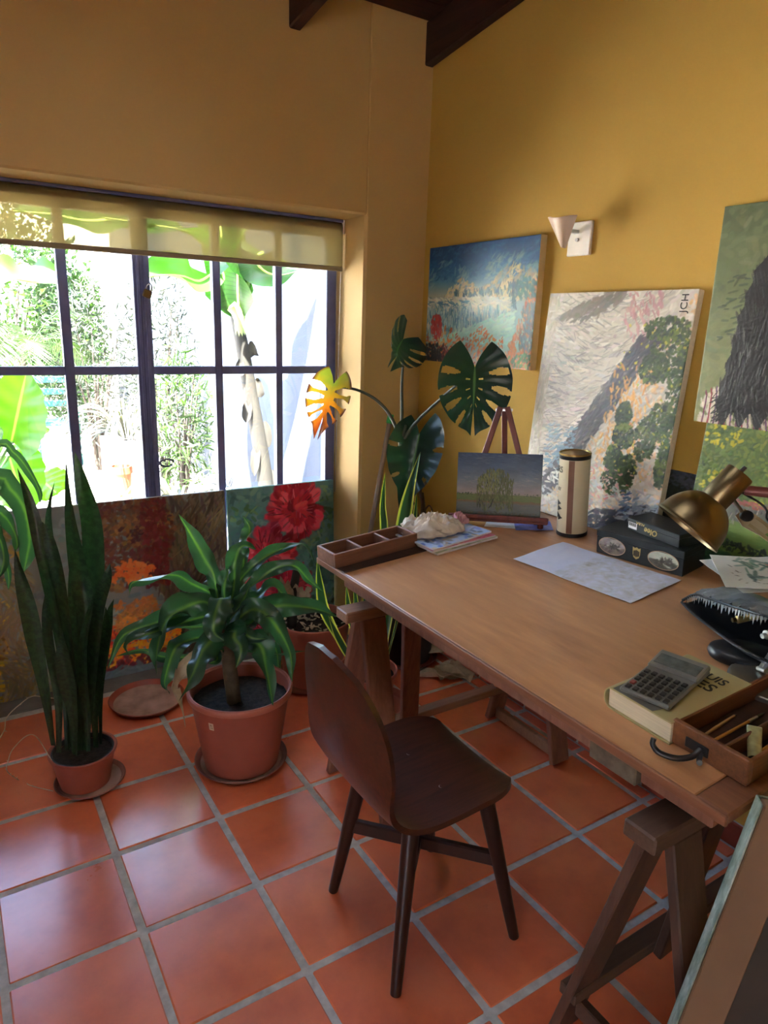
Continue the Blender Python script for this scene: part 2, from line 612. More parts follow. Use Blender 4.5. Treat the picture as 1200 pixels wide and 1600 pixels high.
M['elephant'] = leafmat('elephant_ear_leaf', lambda t, u, v: t.mix(t.ramp(t.math('ABSOLUTE', t.math('SUBTRACT', u, .5)), [(.01, (1, 1, 1, 1)), (.03, (0, 0, 0, 1))]), t.ramp(t.noise((1, 1, 1), 9, 2), [(.3, srgb(56, 96, 18)), (.7, srgb(70, 112, 24))]), srgb(120, 150, 70)), .4, .5)
M['hedge'] = flatleaf('hedge_leaf', srgb(24, 46, 22), srgb(56, 82, 40), .3)
M['palm'] = flatleaf('palm_leaf', srgb(26, 46, 18), srgb(52, 74, 32), .3)
M['olive'] = flatleaf('olive_leaf', srgb(18, 24, 18), srgb(40, 48, 38), .15)
M['strap'] = flatleaf('strap_leaf', srgb(30, 34, 28), srgb(64, 64, 52), .15)
M['bark'] = plain('bark', srgb(44, 38, 32), .9, 0, .3, 16, .6, scale=(1, 1, .3))
M['bananabark'] = plain('banana_trunk', srgb(28, 26, 20), .8, 0, .4, 10, .5, scale=(2, 2, .4))
M['plaster2'] = plain('white_garden_wall', srgb(238, 236, 230), .95, 0, .03, 40, .3)
M['plaster'] = plain('rough_grey_plaster', srgb(52, 60, 74), .95, 0, .08, 90, .8)
M['paver'] = plain('clay_paver', srgb(176, 164, 154), .9, 0, .15, 20, .4)
M['lawn'] = plain('garden_ground', srgb(186, 184, 182), .95, 0, .08, 6, .4)
M['teal'] = plain('teal_metal', srgb(30, 84, 82), .5)
M['orangepot'] = plain('orange_terracotta', srgb(140, 60, 30), .7, 0, .12)

def mk_glass():
    t = NT('window_glass')
    fr = t.n('ShaderNodeFresnel'); fr.inputs[0].default_value = 1.45
    tr = t.n('ShaderNodeBsdfTransparent'); tr.inputs[0].default_value = (.97, .98, .98, 1)
    gl = t.n('ShaderNodeBsdfGlossy'); gl.inputs['Roughness'].default_value = .02
    mx = t.n('ShaderNodeMixShader')
    t.l(fr.outputs[0], mx.inputs[0]); t.l(tr.outputs[0], mx.inputs[1]); t.l(gl.outputs[0], mx.inputs[2])
    return t.done(mx.outputs[0])
M['glass'] = mk_glass()

def mk_blind():
    t = NT('sheer_blind_fabric')
    weave = t.noise((1, 1, 1), 400, 2)
    d = t.n('ShaderNodeBsdfDiffuse'); d.inputs[0].default_value = srgb(226, 210, 168)
    tl = t.n('ShaderNodeBsdfTranslucent'); tl.inputs[0].default_value = srgb(150, 128, 74)
    tp = t.n('ShaderNodeBsdfTransparent'); tp.inputs[0].default_value = (.115, .106, .066, 1)
    a = t.n('ShaderNodeMixShader'); a.inputs[0].default_value = .5
    t.l(d.outputs[0], a.inputs[1]); t.l(tl.outputs[0], a.inputs[2])
    b = t.n('ShaderNodeMixShader'); b.inputs[0].default_value = .6
    t.l(a.outputs[0], b.inputs[1]); t.l(tp.outputs[0], b.inputs[2])
    return t.done(b.outputs[0])
M['blind'] = mk_blind()

def mk_opal():  # diffuser for the skylight added as fill light
    t = NT('added_skylight_opal')
    tl = t.n('ShaderNodeBsdfTranslucent'); tl.inputs[0].default_value = (.36, .36, .355, 1)
    return t.done(tl.outputs[0])
M['opal'] = mk_opal()

def mk_vcol(name, rough=.45, spec=.4, coat=0.0):
    t = NT(name)
    a = t.n('ShaderNodeVertexColor', layer_name='Col')
    return t.done(t.bsdf(a.outputs[0], rough, spec=spec, coat=coat))
M['paint'] = mk_vcol('oil_paint', .42)
M['print'] = mk_vcol('printed_paper', .5)
# ================================================================== STRUCTURE
XW, YW = 1.993, 0.265               # inner faces of the right wall and of the window wall
XL, YF = -2.3, -4.3                 # left wall and the wall behind the camera
WX0, WX1, WZ = -0.13, 1.67, 2.017   # window recess
YO = 0.62                           # outer face of the window wall

def ceil_z(y):
    return 2.81 + (YW - y) * 0.13

# grout bed with loose clay tiles on it
mb = MB(); mb.box((XW - XL + .3, .352 - YF + .15, .02), c=((XW + XL) / 2, (.352 + YF - .15) / 2, -.012), bev=0)
floor = struct('floor', mb, M['grout'])
PITCH, TS = 0.32, 0.3005
tile_meshes = {}
def tile_mesh(w_, d_):
    key = (round(w_, 3), round(d_, 3))
    if key not in tile_meshes:
        b = MB(); b.box((w_, d_, .012), c=(0, 0, -.006), bev=.0035)
        me = bpy.data.meshes.new('tile')
        me.from_pydata(b.v, [], b.f); me.update()
        me.materials.append(M['tile'])
        tile_meshes[key] = me
    return tile_meshes[key]
for i in range(-8, 7):
    for j in range(-14, 2):
        x0, x1 = i * PITCH + .0098, (i + 1) * PITCH - .0098
        y0, y1 = j * PITCH + .0098, (j + 1) * PITCH - .0098
        x0 = max(x0, XL + .005); x1 = min(x1, XW - .012)
        y1 = min(y1, .345); y0 = max(y0, YF + .005)
        if x1 - x0 < .03 or y1 - y0 < .03: continue
        if y1 > YW - .005 and (x0 < WX0 or x1 > WX1):
            if x0 < WX0 - .02 and x1 < WX0: y1 = YW - .012
            elif x0 > WX1 - .1: y1 = YW - .012
            elif x1 > WX1: x1 = WX1 - .005
            else: x0 = max(x0, WX0 + .005)
            if y1 - y0 < .03 or x1 - x0 < .03: continue
        o = link('tile', tile_mesh(x1 - x0, y1 - y0), None, floor)
        o.location = ((x0 + x1) / 2, (y0 + y1) / 2, .0015 + RNG.uniform(-.0012, .0012))
        o.rotation_euler = (RNG.uniform(-.003, .003), RNG.uniform(-.003, .003), RNG.uniform(-.004, .004))
mb = MB(); mb.box((WX1 - WX0 - .004, .30, .02), c=((WX0 + WX1) / 2, .50, -.008), bev=.003)
struct('trim_1', mb, M['sill'])

# window wall with its recess
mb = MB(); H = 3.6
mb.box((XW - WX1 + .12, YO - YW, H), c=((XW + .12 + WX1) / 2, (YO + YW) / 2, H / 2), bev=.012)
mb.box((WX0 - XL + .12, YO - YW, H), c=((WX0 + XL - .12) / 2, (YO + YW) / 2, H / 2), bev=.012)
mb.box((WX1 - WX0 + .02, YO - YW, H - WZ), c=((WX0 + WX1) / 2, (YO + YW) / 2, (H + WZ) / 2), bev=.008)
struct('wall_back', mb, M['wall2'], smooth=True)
mb = MB(); mb.box((.15, YO - YF + .1, 3.6), c=(XW + .075, (YO + YF) / 2 - .05, 1.8), bev=0)
struct('wall_right', mb, M['wall'])
# left wall with a narrow unseen opening added for fill light, solid wall behind the camera
mb = MB()
LY0, LY1, LZ = -4.1, -3.5, 1.9
mb.box((.2, YW - LY1, 3.6), c=(XL - .1, (YW + LY1) / 2, 1.8), bev=0)
mb.box((.2, LY0 - YF, 3.6), c=(XL - .1, (YF + LY0) / 2, 1.8), bev=0)
mb.box((.2, LY1 - LY0, 3.6 - LZ), c=(XL - .1, (LY0 + LY1) / 2, (3.6 + LZ) / 2), bev=0)
struct('wall_left', mb, M['wall'])
mb = MB()
mb.box((XW - XL + .5, .2, 3.6), c=((XW + XL) / 2, YF - .1, 1.8), bev=0)
struct('wall_front', mb, M['wall'])
mb = MB()
for yy in (LY0 + .03, (LY0 + LY1) / 2, LY1 - .03): mb.box((.05, .06, LZ), c=(XL - .1, yy, LZ / 2), bev=.004)
mb.box((.05, LY1 - LY0, .06), c=(XL - .1, (LY0 + LY1) / 2, LZ - .03), bev=.004)
struct('added_opening_frame', mb, M['iron'])  # frame of the added fill-light opening
# sloping boarded ceiling on dark beams
mb = MB()
ya, yb = YF - .2, YW
sl = math.atan(.13)
HX0, HX1, HY0, HY1 = .10, .67, -1.75, -.85      # unseen skylight added over the room to brighten table and floor
def slab(m_, x0, x1, ya_, yb_, zf, t_):
    m_.add([(x0, yb_, zf(yb_)), (x1, yb_, zf(yb_)), (x1, ya_, zf(ya_)), (x0, ya_, zf(ya_)),
            (x0, yb_, zf(yb_) + t_), (x1, yb_, zf(yb_) + t_), (x1, ya_, zf(ya_) + t_), (x0, ya_, zf(ya_) + t_)],
           [(0, 1, 2, 3), (7, 6, 5, 4), (0, 4, 5, 1), (2, 6, 7, 3), (1, 5, 6, 2), (3, 7, 4, 0)])
def holed(m_, x0, x1, ya_, yb_, zf, t_):
    slab(m_, x0, x1, HY1, yb_, zf, t_); slab(m_, x0, x1, ya_, HY0, zf, t_)
    slab(m_, x0, HX0, HY0, HY1, zf, t_); slab(m_, HX1, x1, HY0, HY1, zf, t_)
ceil = MB()
holed(ceil, XL - .2, XW + .15, ya, yb, lambda y: ceil_z(y) + .05, .07)
ceiling = struct('ceiling', ceil, M['beam'])
nb = 0
y = YW
while y > YF:
    y2 = max(y - .12, YF)
    segs = [(XL, XW)] if (y2 > HY1 - .02 or y < HY0 + .02) else [(XL, HX0), (HX1, XW)]
    for xa_, xb_ in segs:
        b = MB()
        m_ = Matrix.Translation(((xa_ + xb_) / 2, (y + y2) / 2, ceil_z((y + y2) / 2) + .022)) @ Matrix.Rotation(-sl, 4, 'X')
        b.box((xb_ - xa_, (y - y2) * 1.005, .044), m_, bev=.004)
        part(b, 'board', M['ceil'], ceiling)
    y = y2
for bx, wd in ((1.9705, .043), (1.3355, .05), (.70, .05), (.07, .05), (-.56, .05), (-1.19, .05), (-1.82, .05)):
    b = MB()
    hb = .165
    ym = (YW + YF) / 2
    m_ = Matrix.Translation((bx, ym, ceil_z(ym) - hb / 2)) @ Matrix.Rotation(-sl, 4, 'X')
    b.box((wd, (YW - YF) / math.cos(sl) + .04, hb), m_, bev=.005)
    part(b, 'beam', M['beam'], ceiling)
# roof with eaves over the garden side
mb = MB()
y0r, y1r = 1.14, YF - 1.4
def roof_z(y): return ceil_z(y) + .14
holed(mb, XL - 1.5, 2.28, y1r, y0r, roof_z, .1)
struct('roof', mb, M['orangepot'])
mb = MB(); slab(mb, HX0 - .03, HX1 + .03, HY0 - .03, HY1 + .03, lambda y: roof_z(y) + .1, .012)
struct('added_skylight', mb, M['opal'])  # pane of the added skylight, out of view
sh_ = MB()
zl = lambda y: ceil_z(y) + .02
for (x0, x1, y0_, y1_) in ((HX0 - .02, HX0, HY0, HY1), (HX1, HX1 + .02, HY0, HY1), (HX0, HX1, HY0 - .02, HY0), (HX0, HX1, HY1, HY1 + .02)):
    slab(sh_, x0, x1, y0_, y1_, zl, .22)
struct('added_skylight_lining', sh_, M['white'])  # lining of the added skylight shaft

# skirting tiles along the right wall
sk_root = MB(); sk_root.box((.006, YW - YF, .085), c=(XW - .003, (YW + YF) / 2, .0445), bev=0)
sko = struct('baseboard_right', sk_root, M['grout'])
k = 0
y = YW - .012
while y > YF + .3:
    b = MB(); b.box((.010, .283, .083), c=(XW - .008, y - .142, .0445), bev=.003)
    part(b, 'tile', M['skirt'], sko)
    y -= .296

# ------------------------------------------------------------------ window: iron frame, bars, panes
YWIN = .545
wf = MB()
wf.box((.05, .05, WZ - .0), c=(WX1 - .025, YWIN, WZ / 2), bev=.004)
wf.box((.05, .05, WZ), c=(WX0 + .025, YWIN, WZ / 2), bev=.004)
wf.box((WX1 - WX0 - .1, .05, .07), c=((WX0 + WX1) / 2, YWIN, WZ - .035), bev=.004)
wf.box((WX1 - WX0 - .1, .05, .05), c=((WX0 + WX1) / 2, YWIN, .027), bev=.004)
win = struct('window_1', wf, M['iron'])
xs = [.475, .772, 1.088, 1.378]
wid = [.036, .066, .034, .032]
xs_all = [WX0 + .05, .155] + xs + [WX1 - .05]
for x, w_ in zip([.155] + xs, [.034] + wid):
    b = MB(); b.box((w_, .036, WZ - .12), c=(x, YWIN, WZ / 2 - .01), bev=.003)
    if w_ > .05:
        b.box((.016, .05, WZ - .12), c=(x - .014, YWIN, WZ / 2 - .01), bev=.003)
        b.box((.016, .05, WZ - .12), c=(x + .016, YWIN, WZ / 2 - .01), bev=.003)
    part(b, 'glazing_bar', M['iron'], win)
for z in (1.342, .69):
    b = MB(); b.box((WX1 - WX0 - .1, .030, .034), c=((WX0 + WX1) / 2, YWIN, z), bev=.003)
    part(b, 'glazing_bar', M['iron'], win)
zs = [.052, .69, 1.342, WZ - .07]
edges = sorted(xs_all)
for a, c in zip(edges[:-1], edges[1:]):
    for z0, z1 in zip(zs[:-1], zs[1:]):
        b = MB(); b.box((c - a + .004, .004, z1 - z0 + .004), c=((a + c) / 2, YWIN + .012, (z0 + z1) / 2), bev=0)
        part(b, 'pane', M['glass'], win)
b = MB()
b.tube([Vector((.80, YWIN - .03, .945 + .0)) + Vector((.035 + .03 * math.cos(a), 0, .016 * math.sin(a))) for a in np.linspace(0, 1.8 * PI, 18)], .004, 6)
b.box((.016, .014, .016), c=(.80, YWIN - .028, .945), bev=.002)
part(b, 'window_catch', M['iron'], win, smooth=True)

# brass padlock on the meeting stile
p_ = at(231, 456, 1, YWIN - .045)
lk = thing('padlock', 'small brass padlock hanging on the thick middle bar of the window', 'padlock', T(*p_) @ Matrix.Rotation(.35, 4, 'Y'))
b = MB(); b.box((.034, .014, .032), c=(0, 0, -.008), bev=.004); part(b, 'lock_body', M['brass_old'], lk)
b = MB(); b.tube([(-.010, 0, .006), (-.010, 0, .022), (-.006, 0, .030), (0, 0, .033), (.006, 0, .030), (.010, 0, .022), (.010, 0, .006)], .003, 8)
part(b, 'shackle', M['chrome'], lk, smooth=True)

# ------------------------------------------------------------------ roller blind
YB = .452
bl = thing('roller_blind', 'sheer cream roller blind rolled partly down over the top of the window', 'blind', T((WX0 + WX1) / 2, YB, 2.0))
xl, xr = WX0 + .015, WX1 - .008
b = MB()
b.sheet([[(x, YB, z) for z in np.linspace(1.812, 1.985, 5)] for x in np.linspace(xl, xr, 12)])
part(b, 'fabric', M['blind'], bl, world=True, smooth=True)
b = MB(); b.tube([(xl, YB + .022, 1.985), (xr, YB + .022, 1.985)], .021, 16); part(b, 'roller_tube', M['blind'], bl, world=True, smooth=True)
b = MB(); b.box((xr - xl, .012, .02), c=((xl + xr) / 2, YB, 1.803), bev=.003)
part(b, 'bottom_bar', plain('grey_bar', srgb(140, 128, 108), .6), bl, world=True)
b = MB(); b.box((.006, .06, .06), c=(xl - .003, YB + .022, 1.985), bev=.002); part(b, 'bracket', M['white'], bl, world=True)
b = MB(); b.box((.006, .06, .06), c=(xr + .003, YB + .022, 1.985), bev=.002)
b.box((.024, .05, .008), c=(xr - .01, YB + .02, 2.012), bev=.002)
part(b, 'bracket', M['white'], bl, world=True)
b = MB(); b.box((xr - xl, .035, .012), c=((xl + xr) / 2, YB + .012, 2.010), bev=.002)
part(b, 'head_rail', M['iron'], bl, world=True)
b = MB()
for k in range(170):
    z = 1.965 - k * .0072
    b.box((.0042, .0042, .0042), c=(xr - .004, YB + .004 + .03 * (k / 170), z), bev=.0016)
b.tube([(xr - .004, YB + .045, 1.97), (xr - .004, YB + .05, .74)], .0009, 5)
b.tube([(xr - .004, YB + .004, 1.97), (xr - .004, YB + .034, .745), (xr - .004, YB + .042, .735), (xr - .004, YB + .05, .745)], .0009, 5)
o = part(b, 'bead_chain', M['chrome'], bl, world=True)
# ================================================================== PAINTINGS
def strokes(img, hgt, X, Y, C, A, L, Wd, alpha=.85, rng=None):
    """stamp brush strokes on img (h, w, 3); X, Y, L, Wd in units of the width; colours sRGB 0..1"""
    h, w_ = img.shape[:2]
    L = np.broadcast_to(L, X.shape); Wd = np.broadcast_to(Wd, X.shape); A = np.broadcast_to(A, X.shape)
    for k in range(len(X)):
        cx, cy = X[k] * w_, Y[k] * w_
        l_, q = max(L[k] * w_, .8), max(Wd[k] * w_, .7)
        r = int(l_ + q) + 1
        x0, x1 = max(int(cx) - r, 0), min(int(cx) + r + 1, w_)
        y0, y1 = max(int(cy) - r, 0), min(int(cy) + r + 1, h)
        if x0 >= x1 or y0 >= y1: continue
        gx = np.arange(x0, x1)[None, :] - cx; gy = np.arange(y0, y1)[:, None] - cy
        ca, sa = math.cos(A[k]), math.sin(A[k])
        u = (gx * ca + gy * sa) / l_; v = (-gx * sa + gy * ca) / q
        m = np.clip(1.6 * (1 - u * u * u * u - v * v), 0, 1) * alpha
        img[y0:y1, x0:x1] += (C[k] - img[y0:y1, x0:x1]) * m[..., None]
        hgt[y0:y1, x0:x1] += (.2 + .8 * abs(math.sin(k * 1.7)) - hgt[y0:y1, x0:x1]) * m * .7

def pal(*cols):
    return np.array(cols, float) / 255.0

def pick(rng, cols, n, jit=.04):
    c = cols[rng.integers(0, len(cols), n)] + rng.normal(0, jit, (n, 3)) + rng.normal(0, jit * .6, (n, 1))
    return np.clip(c, 0, 1)

class Canvas:
    def __init__(s, w_, h_, px, seed, base):
        s.ar = h_ / w_
        s.w, s.h = px, int(px * s.ar)
        s.img = np.ones((s.h, s.w, 3)) * (np.array(base, float) / 255.0)
        s.hgt = np.zeros((s.h, s.w))
        s.r = np.random.default_rng(seed)
    def grad(s, stops):
        """smooth ground: list of (height fraction from the top, colour)"""
        t = np.linspace(0, 1, s.h); p = [q[0] for q in stops]
        g = np.stack([np.interp(t, p, [q[1][k] / 255. for q in stops]) for k in range(3)], -1)
        yy, xx = np.mgrid[0:s.h, 0:s.w]
        n_ = (fbm(xx / s.w * 6 + 3, yy / s.w * 14 + 3, 17, 4) - .5)[..., None]
        s.img[:] = np.clip(g[:, None, :] * (1 + .22 * n_), 0, 1)
        s.hgt[:] = .3 + n_[..., 0] * .5
    def region(s, where, col):
        yy, xx = np.mgrid[0:s.h, 0:s.w]
        m = where(xx / s.w, yy / s.h)
        s.img[m] = np.array(col) / 255.0
    def fill(s, n, cols, x=(0, 1), y=(0, 1), ang=0.0, dang=.3, L=.03, W_=.01, jit=.022, alpha=.8, where=None, angf=None):
        """n strokes in the rectangle x, y (fractions of width / height), kept where where(x, y) holds"""
        r = s.r
        n0 = n if where is None else n * 8
        X = r.uniform(x[0], x[1], n0); Yf = r.uniform(y[0], y[1], n0)
        if where is not None:
            k = where(X, Yf); X, Yf = X[k][:n], Yf[k][:n]
        m = len(X)
        if m == 0: return
        A = (angf(X, Yf) if angf else ang) + r.normal(0, dang, m)
        strokes(s.img, s.hgt, X, Yf * s.ar, s.pickn(pal(*cols), X, Yf, A, jit), A, L * .72 * r.uniform(.5, 1.3, m), W_ * .85 * r.uniform(.5, 1.3, m), alpha)
    def pickn(s, cols, X, Yf, A, jit):
        """palette choice that hangs together in patches drawn out along the strokes"""
        r = s.r; m = len(X); k = r.uniform(0, 50)
        a = float(np.median(A)); ca, sa = math.cos(a), math.sin(a)
        Y = Yf * s.ar
        u, v = X * ca + Y * sa, -X * sa + Y * ca
        q = fbm(u * 7 + 40 + k, v * 17 + 40 + k, int(k), 3) + r.normal(0, .06, m)
        q = np.clip((q - .28) / .46, 0, .999)
        t = q * (len(cols) - 1); i = t.astype(int); f = (t - i)[:, None]
        c = cols[i] * (1 - f) + cols[np.minimum(i + 1, len(cols) - 1)] * f
        return np.clip(c + r.normal(0, jit, (m, 3)) * .6 + r.normal(0, jit, (m, 1)), 0, 1)
    def line(s, pts, col, W_=.006, jit=.03, n=40, alpha=.9, L=.02):
        c = catmull([(p[0], p[1] * s.ar) for p in pts], n)
        X = np.array([p[0] for p in c]); Y = np.array([p[1] for p in c])
        A = np.arctan2(np.gradient(Y), np.gradient(X))
        strokes(s.img, s.hgt, X, Y, pick(s.r, pal(col), n, jit), A, L, W_, alpha)

def paint_face(cv, w_, h_, root, relief=.0012, mat=None, name='painted_face', z0=0.0):
    """dense grid with the painting in its vertex colours; local x right, y up, z out of the face; origin bottom centre"""
    nx, ny = cv.w, cv.h
    xs_ = np.linspace(-w_ / 2, w_ / 2, nx); ys_ = np.linspace(h_, 0, ny)
    gx, gy = np.meshgrid(xs_, ys_)
    edge = np.ones_like(gx); edge[0, :] = edge[-1, :] = 0; edge[:, 0] = edge[:, -1] = 0
    z = z0 + cv.hgt * relief * edge
    co = np.stack([gx, gy, z], -1).reshape(-1, 3)
    i = np.arange(nx * ny).reshape(ny, nx)
    q = np.stack([i[1:, :-1], i[1:, 1:], i[:-1, 1:], i[:-1, :-1]], -1).reshape(-1, 4)
    me = bpy.data.meshes.new(name)
    me.vertices.add(len(co)); me.vertices.foreach_set('co', co.ravel().astype(np.float32))
    me.loops.add(q.size); me.loops.foreach_set('vertex_index', q.ravel().astype(np.int32))
    me.polygons.add(len(q)); me.polygons.foreach_set('loop_start', (np.arange(len(q)) * 4).astype(np.int32))
    me.update(calc_edges=True)
    me.polygons.foreach_set('use_smooth', [True] * len(me.polygons))
    ca = me.color_attributes.new('Col', 'FLOAT_COLOR', 'POINT')
    rgba = np.ones((len(co), 4), np.float32)
    rgba[:, :3] = lin(np.clip(cv.img.reshape(-1, 3), 0, 1))
    ca.data.foreach_set('color', rgba.ravel())
    return link(name, me, mat or M['paint'], root)

def painting(name, label, mtx, w_, h_, th, cv, edge_col, cat='painting', group=None):
    root = thing(name, label, cat, mtx, group)
    paint_face(cv, w_, h_, root)
    b = MB(); b.box((w_, h_, th), c=(0, h_ / 2, -th / 2 - .0002), bev=.002)
    part(b, 'canvas_edge', edge_col, root)
    return root

linen_edge = M['linen']

# ---- rocky canyon, leaning on the right wall at the back of the table
def p_canyon():
    c = Canvas(.60, .80, 260, 1, (196, 190, 176))
    d = lambda x, y: y - (1.02 - 1.18 * x)          # > 0 below / right of the diagonal
    flow = lambda x, y: -.25 + .5 * np.sin(5 * x + 3 * y)
    c.fill(1500, [(206, 200, 188), (222, 216, 206), (186, 180, 170), (168, 162, 156), (214, 204, 186)], L=.05, W_=.013, angf=flow)
    c.fill(420, [(120, 116, 112), (150, 144, 138), (104, 100, 100), (170, 160, 146)], L=.05, W_=.005, alpha=.5, angf=flow, where=lambda x, y: (x > .1) & (d(x, y) < 0))
    c.fill(130, [(112, 106, 100), (132, 124, 112)], x=(.12, .55), y=(.0, .12), ang=-.5, L=.05, W_=.015, where=lambda x, y: abs(y - (.14 - .28 * (x - .08))) < .035)
    c.fill(90, [(176, 130, 130), (188, 150, 146)], x=(.58, .8), y=(.0, .2), ang=1.2, L=.03, W_=.01)
    c.fill(1100, [(58, 60, 70), (78, 78, 84), (52, 54, 66), (100, 96, 96)], ang=-.85, L=.045, W_=.012, where=lambda x, y: (d(x, y) > -.02) & (d(x, y) < .16) & (y > .18) & (y < .9))
    c.fill(700, [(214, 170, 120), (226, 196, 152), (196, 160, 120), (222, 208, 188), (170, 150, 130)], ang=1.2, dang=.8, L=.025, W_=.011, where=lambda x, y: (d(x, y) > .16))
    c.fill(150, [(206, 150, 80), (222, 170, 96)], x=(.55, .85), y=(.3, .7), ang=1.3, dang=.5, L=.03, W_=.01)
    for (gx, gy, rx, ry) in ((.86, .15, .14, .05), (.9, .24, .12, .09), (.82, .30, .09, .06), (.97, .36, .06, .16), (.68, .5, .05, .06), (.70, .58, .07, .05), (.66, .68, .06, .06), (.84, .58, .07, .09), (.92, .5, .08, .08), (.7, .77, .1, .06), (.97, .66, .04, .1), (.76, .72, .06, .07)):
        wh = lambda x, y, a=gx, b=gy, p=rx, q=ry: ((x - a) / p) ** 2 + ((y - b) / q) ** 2 < 1
        c.fill(260, [(34, 52, 34), (48, 70, 38), (70, 92, 44), (28, 42, 40), (98, 116, 52)], x=(gx - rx, gx + rx), y=(gy - ry, gy + ry), dang=1.5, L=.02, W_=.01, where=wh)
    c.fill(60, [(168, 170, 60), (190, 180, 70)], x=(.6, 1), y=(.12, .75), dang=1.5, L=.014, W_=.008)
    c.fill(160, [(92, 128, 150), (120, 146, 160), (150, 170, 176)], x=(.14, .36), y=(.58, .78), ang=-.3, L=.03, W_=.008)
    c.fill(260, [(190, 196, 198), (230, 226, 218), (150, 156, 166), (204, 190, 170)], x=(.1, .9), y=(.78, .95), ang=.2, dang=.5, L=.035, W_=.009)
    c.fill(80, [(196, 120, 124), (214, 168, 160)], x=(.4, .8), y=(.72, .92), dang=.6, L=.02, W_=.007)
    c.fill(260, [(54, 58, 74), (74, 78, 94), (40, 44, 58), (104, 112, 130)], x=(.45, 1), y=(.84, 1), ang=-.35, L=.05, W_=.014, where=lambda x, y: y > .98 - .25 * (x - .35))
    c.fill(160, [(60, 84, 120), (190, 198, 206)], x=(.75, 1), y=(.8, .92), ang=-.4, L=.03, W_=.008)
    c.fill(200, [(196, 190, 172), (182, 176, 158), (208, 200, 184)], x=(0, .085), ang=1.5, L=.05, W_=.012)
    return c
top = Vector((1.962, -.889, 1.69)); bot = Vector((1.903, -.889, .8955))
PAINT_CANYON = painting('canvas_painting', 'large painting of grey rocks and green bushes leaning on the wall behind the tin', frame(bot, (0, -1, 0), top - bot), .604, .797, .028, p_canyon(), linen_edge)
for k, (tx, sz) in enumerate((('JCH', .034),)):
    text_part(tx, sz, M['ink'], PAINT_CANYON, Matrix.Translation((.272, .728, .0016)) @ Matrix.Rotation(PI / 2, 4, 'Z'), 'signature', sx=1.0)

# ---- glacier, hung at the corner
def p_glacier():
    c = Canvas(.69, .49, 270, 2, (60, 110, 140))
    c.grad([(0, (18, 64, 108)), (.16, (32, 88, 132)), (.3, (78, 130, 154)), (.42, (170, 176, 150)), (.5, (140, 172, 176)), (.8, (150, 200, 186)), (1, (150, 110, 80))])
    c.fill(420, [(18, 68, 112), (34, 92, 134), (60, 116, 148), (28, 84, 124)], y=(0, .3), ang=-.3, dang=.6, L=.035, W_=.009, alpha=.4)
    c.fill(200, [(112, 152, 158), (140, 172, 166), (92, 138, 152)], y=(.12, .36), ang=-.6, dang=.5, L=.04, W_=.009, alpha=.45, where=lambda x, y: vnoise(x * 6, y * 8, 5) > .5)
    c.fill(420, [(204, 190, 136), (216, 204, 160), (186, 164, 112), (150, 150, 130), (120, 146, 150)], y=(.2, .46), ang=-.8, dang=.6, L=.03, W_=.009, where=lambda x, y: y > .42 - .22 * x + .06 * np.sin(14 * x))
    c.fill(200, [(40, 84, 98), (54, 100, 110), (34, 70, 92)], ang=1.4, L=.03, W_=.009, where=lambda x, y: (x > .25) & (x < .87) & (y > .42 - .1 * x) & (y < .53))
    c.fill(500, [(206, 208, 178), (222, 220, 192), (176, 194, 182), (190, 186, 150)], y=(.42, .62), angf=lambda x, y: .2 + .5 * (y - .45) * 4 * (1 - x), L=.05, W_=.009, where=lambda x, y: (y > .44) & (x < .78))
    c.fill(150, [(72, 128, 148), (92, 142, 156)], x=(0, .45), y=(.46, .62), angf=lambda x, y: .3 + 1.0 * (1 - x) * (y > .5), L=.04, W_=.005)
    c.fill(420, [(150, 190, 190), (190, 210, 196), (100, 150, 164), (212, 214, 186)], ang=1.5, dang=.1, L=.04, W_=.008, where=lambda x, y: (y > .53) & (y < .80 - .28 * x + .02) & (x < .78))
    c.fill(160, [(60, 116, 140), (74, 130, 150)], ang=1.5, dang=.1, L=.035, W_=.005, where=lambda x, y: (y > .56) & (y < .8 - .28 * x) & (x < .75))
    c.fill(420, [(150, 206, 190), (168, 216, 196), (186, 222, 200)], ang=-.2, L=.04, W_=.012, where=lambda x, y: (y > .83 - .34 * x) & (x < .84) & (x > .25) & (y < .8))
    c.fill(420, [(196, 116, 70), (214, 142, 88), (168, 96, 64), (220, 170, 120), (140, 96, 80)], ang=1.3, dang=.3, L=.03, W_=.009, where=lambda x, y: (x > .98 - .32 * (y - .3)) & (y > .33) & (x > .74))
    c.fill(60, [(46, 98, 100), (66, 120, 110)], x=(.85, 1), y=(.3, .45), ang=1.0, L=.03, W_=.01)
    c.fill(100, [(110, 130, 126), (90, 112, 120)], x=(.9, 1), y=(.5, .85), ang=1.3, L=.03, W_=.009)
    c.fill(420, [(206, 110, 48), (224, 144, 66), (186, 84, 44), (220, 170, 90), (160, 60, 40)], ang=-.9, dang=.6, L=.02, W_=.009, where=lambda x, y: (y > .72 + .05 * np.sin(20 * x)) & (x < .76))
    c.fill(150, [(186, 70, 64), (160, 50, 54), (206, 104, 84)], x=(.04, .18), y=(.56, .8), ang=1.4, dang=.5, L=.02, W_=.01, where=lambda x, y: ((x - .11) / .06) ** 2 + ((y - .68) / .11) ** 2 < 1)
    c.fill(160, [(34, 40, 50), (46, 54, 60), (28, 30, 40)], x=(0, .2), y=(.84, 1), dang=1, L=.025, W_=.01)
    c.fill(70, [(92, 40, 56), (120, 50, 60)], x=(.18, .32), y=(.85, 1), dang=1, L=.02, W_=.009)
    c.fill(300, [(78, 124, 72), (104, 150, 84), (60, 108, 72), (150, 170, 90)], ang=-1.1, dang=.6, L=.022, W_=.01, where=lambda x, y: (x > .68) & (y > 1.02 - .35 * (x - .5)))
    return c
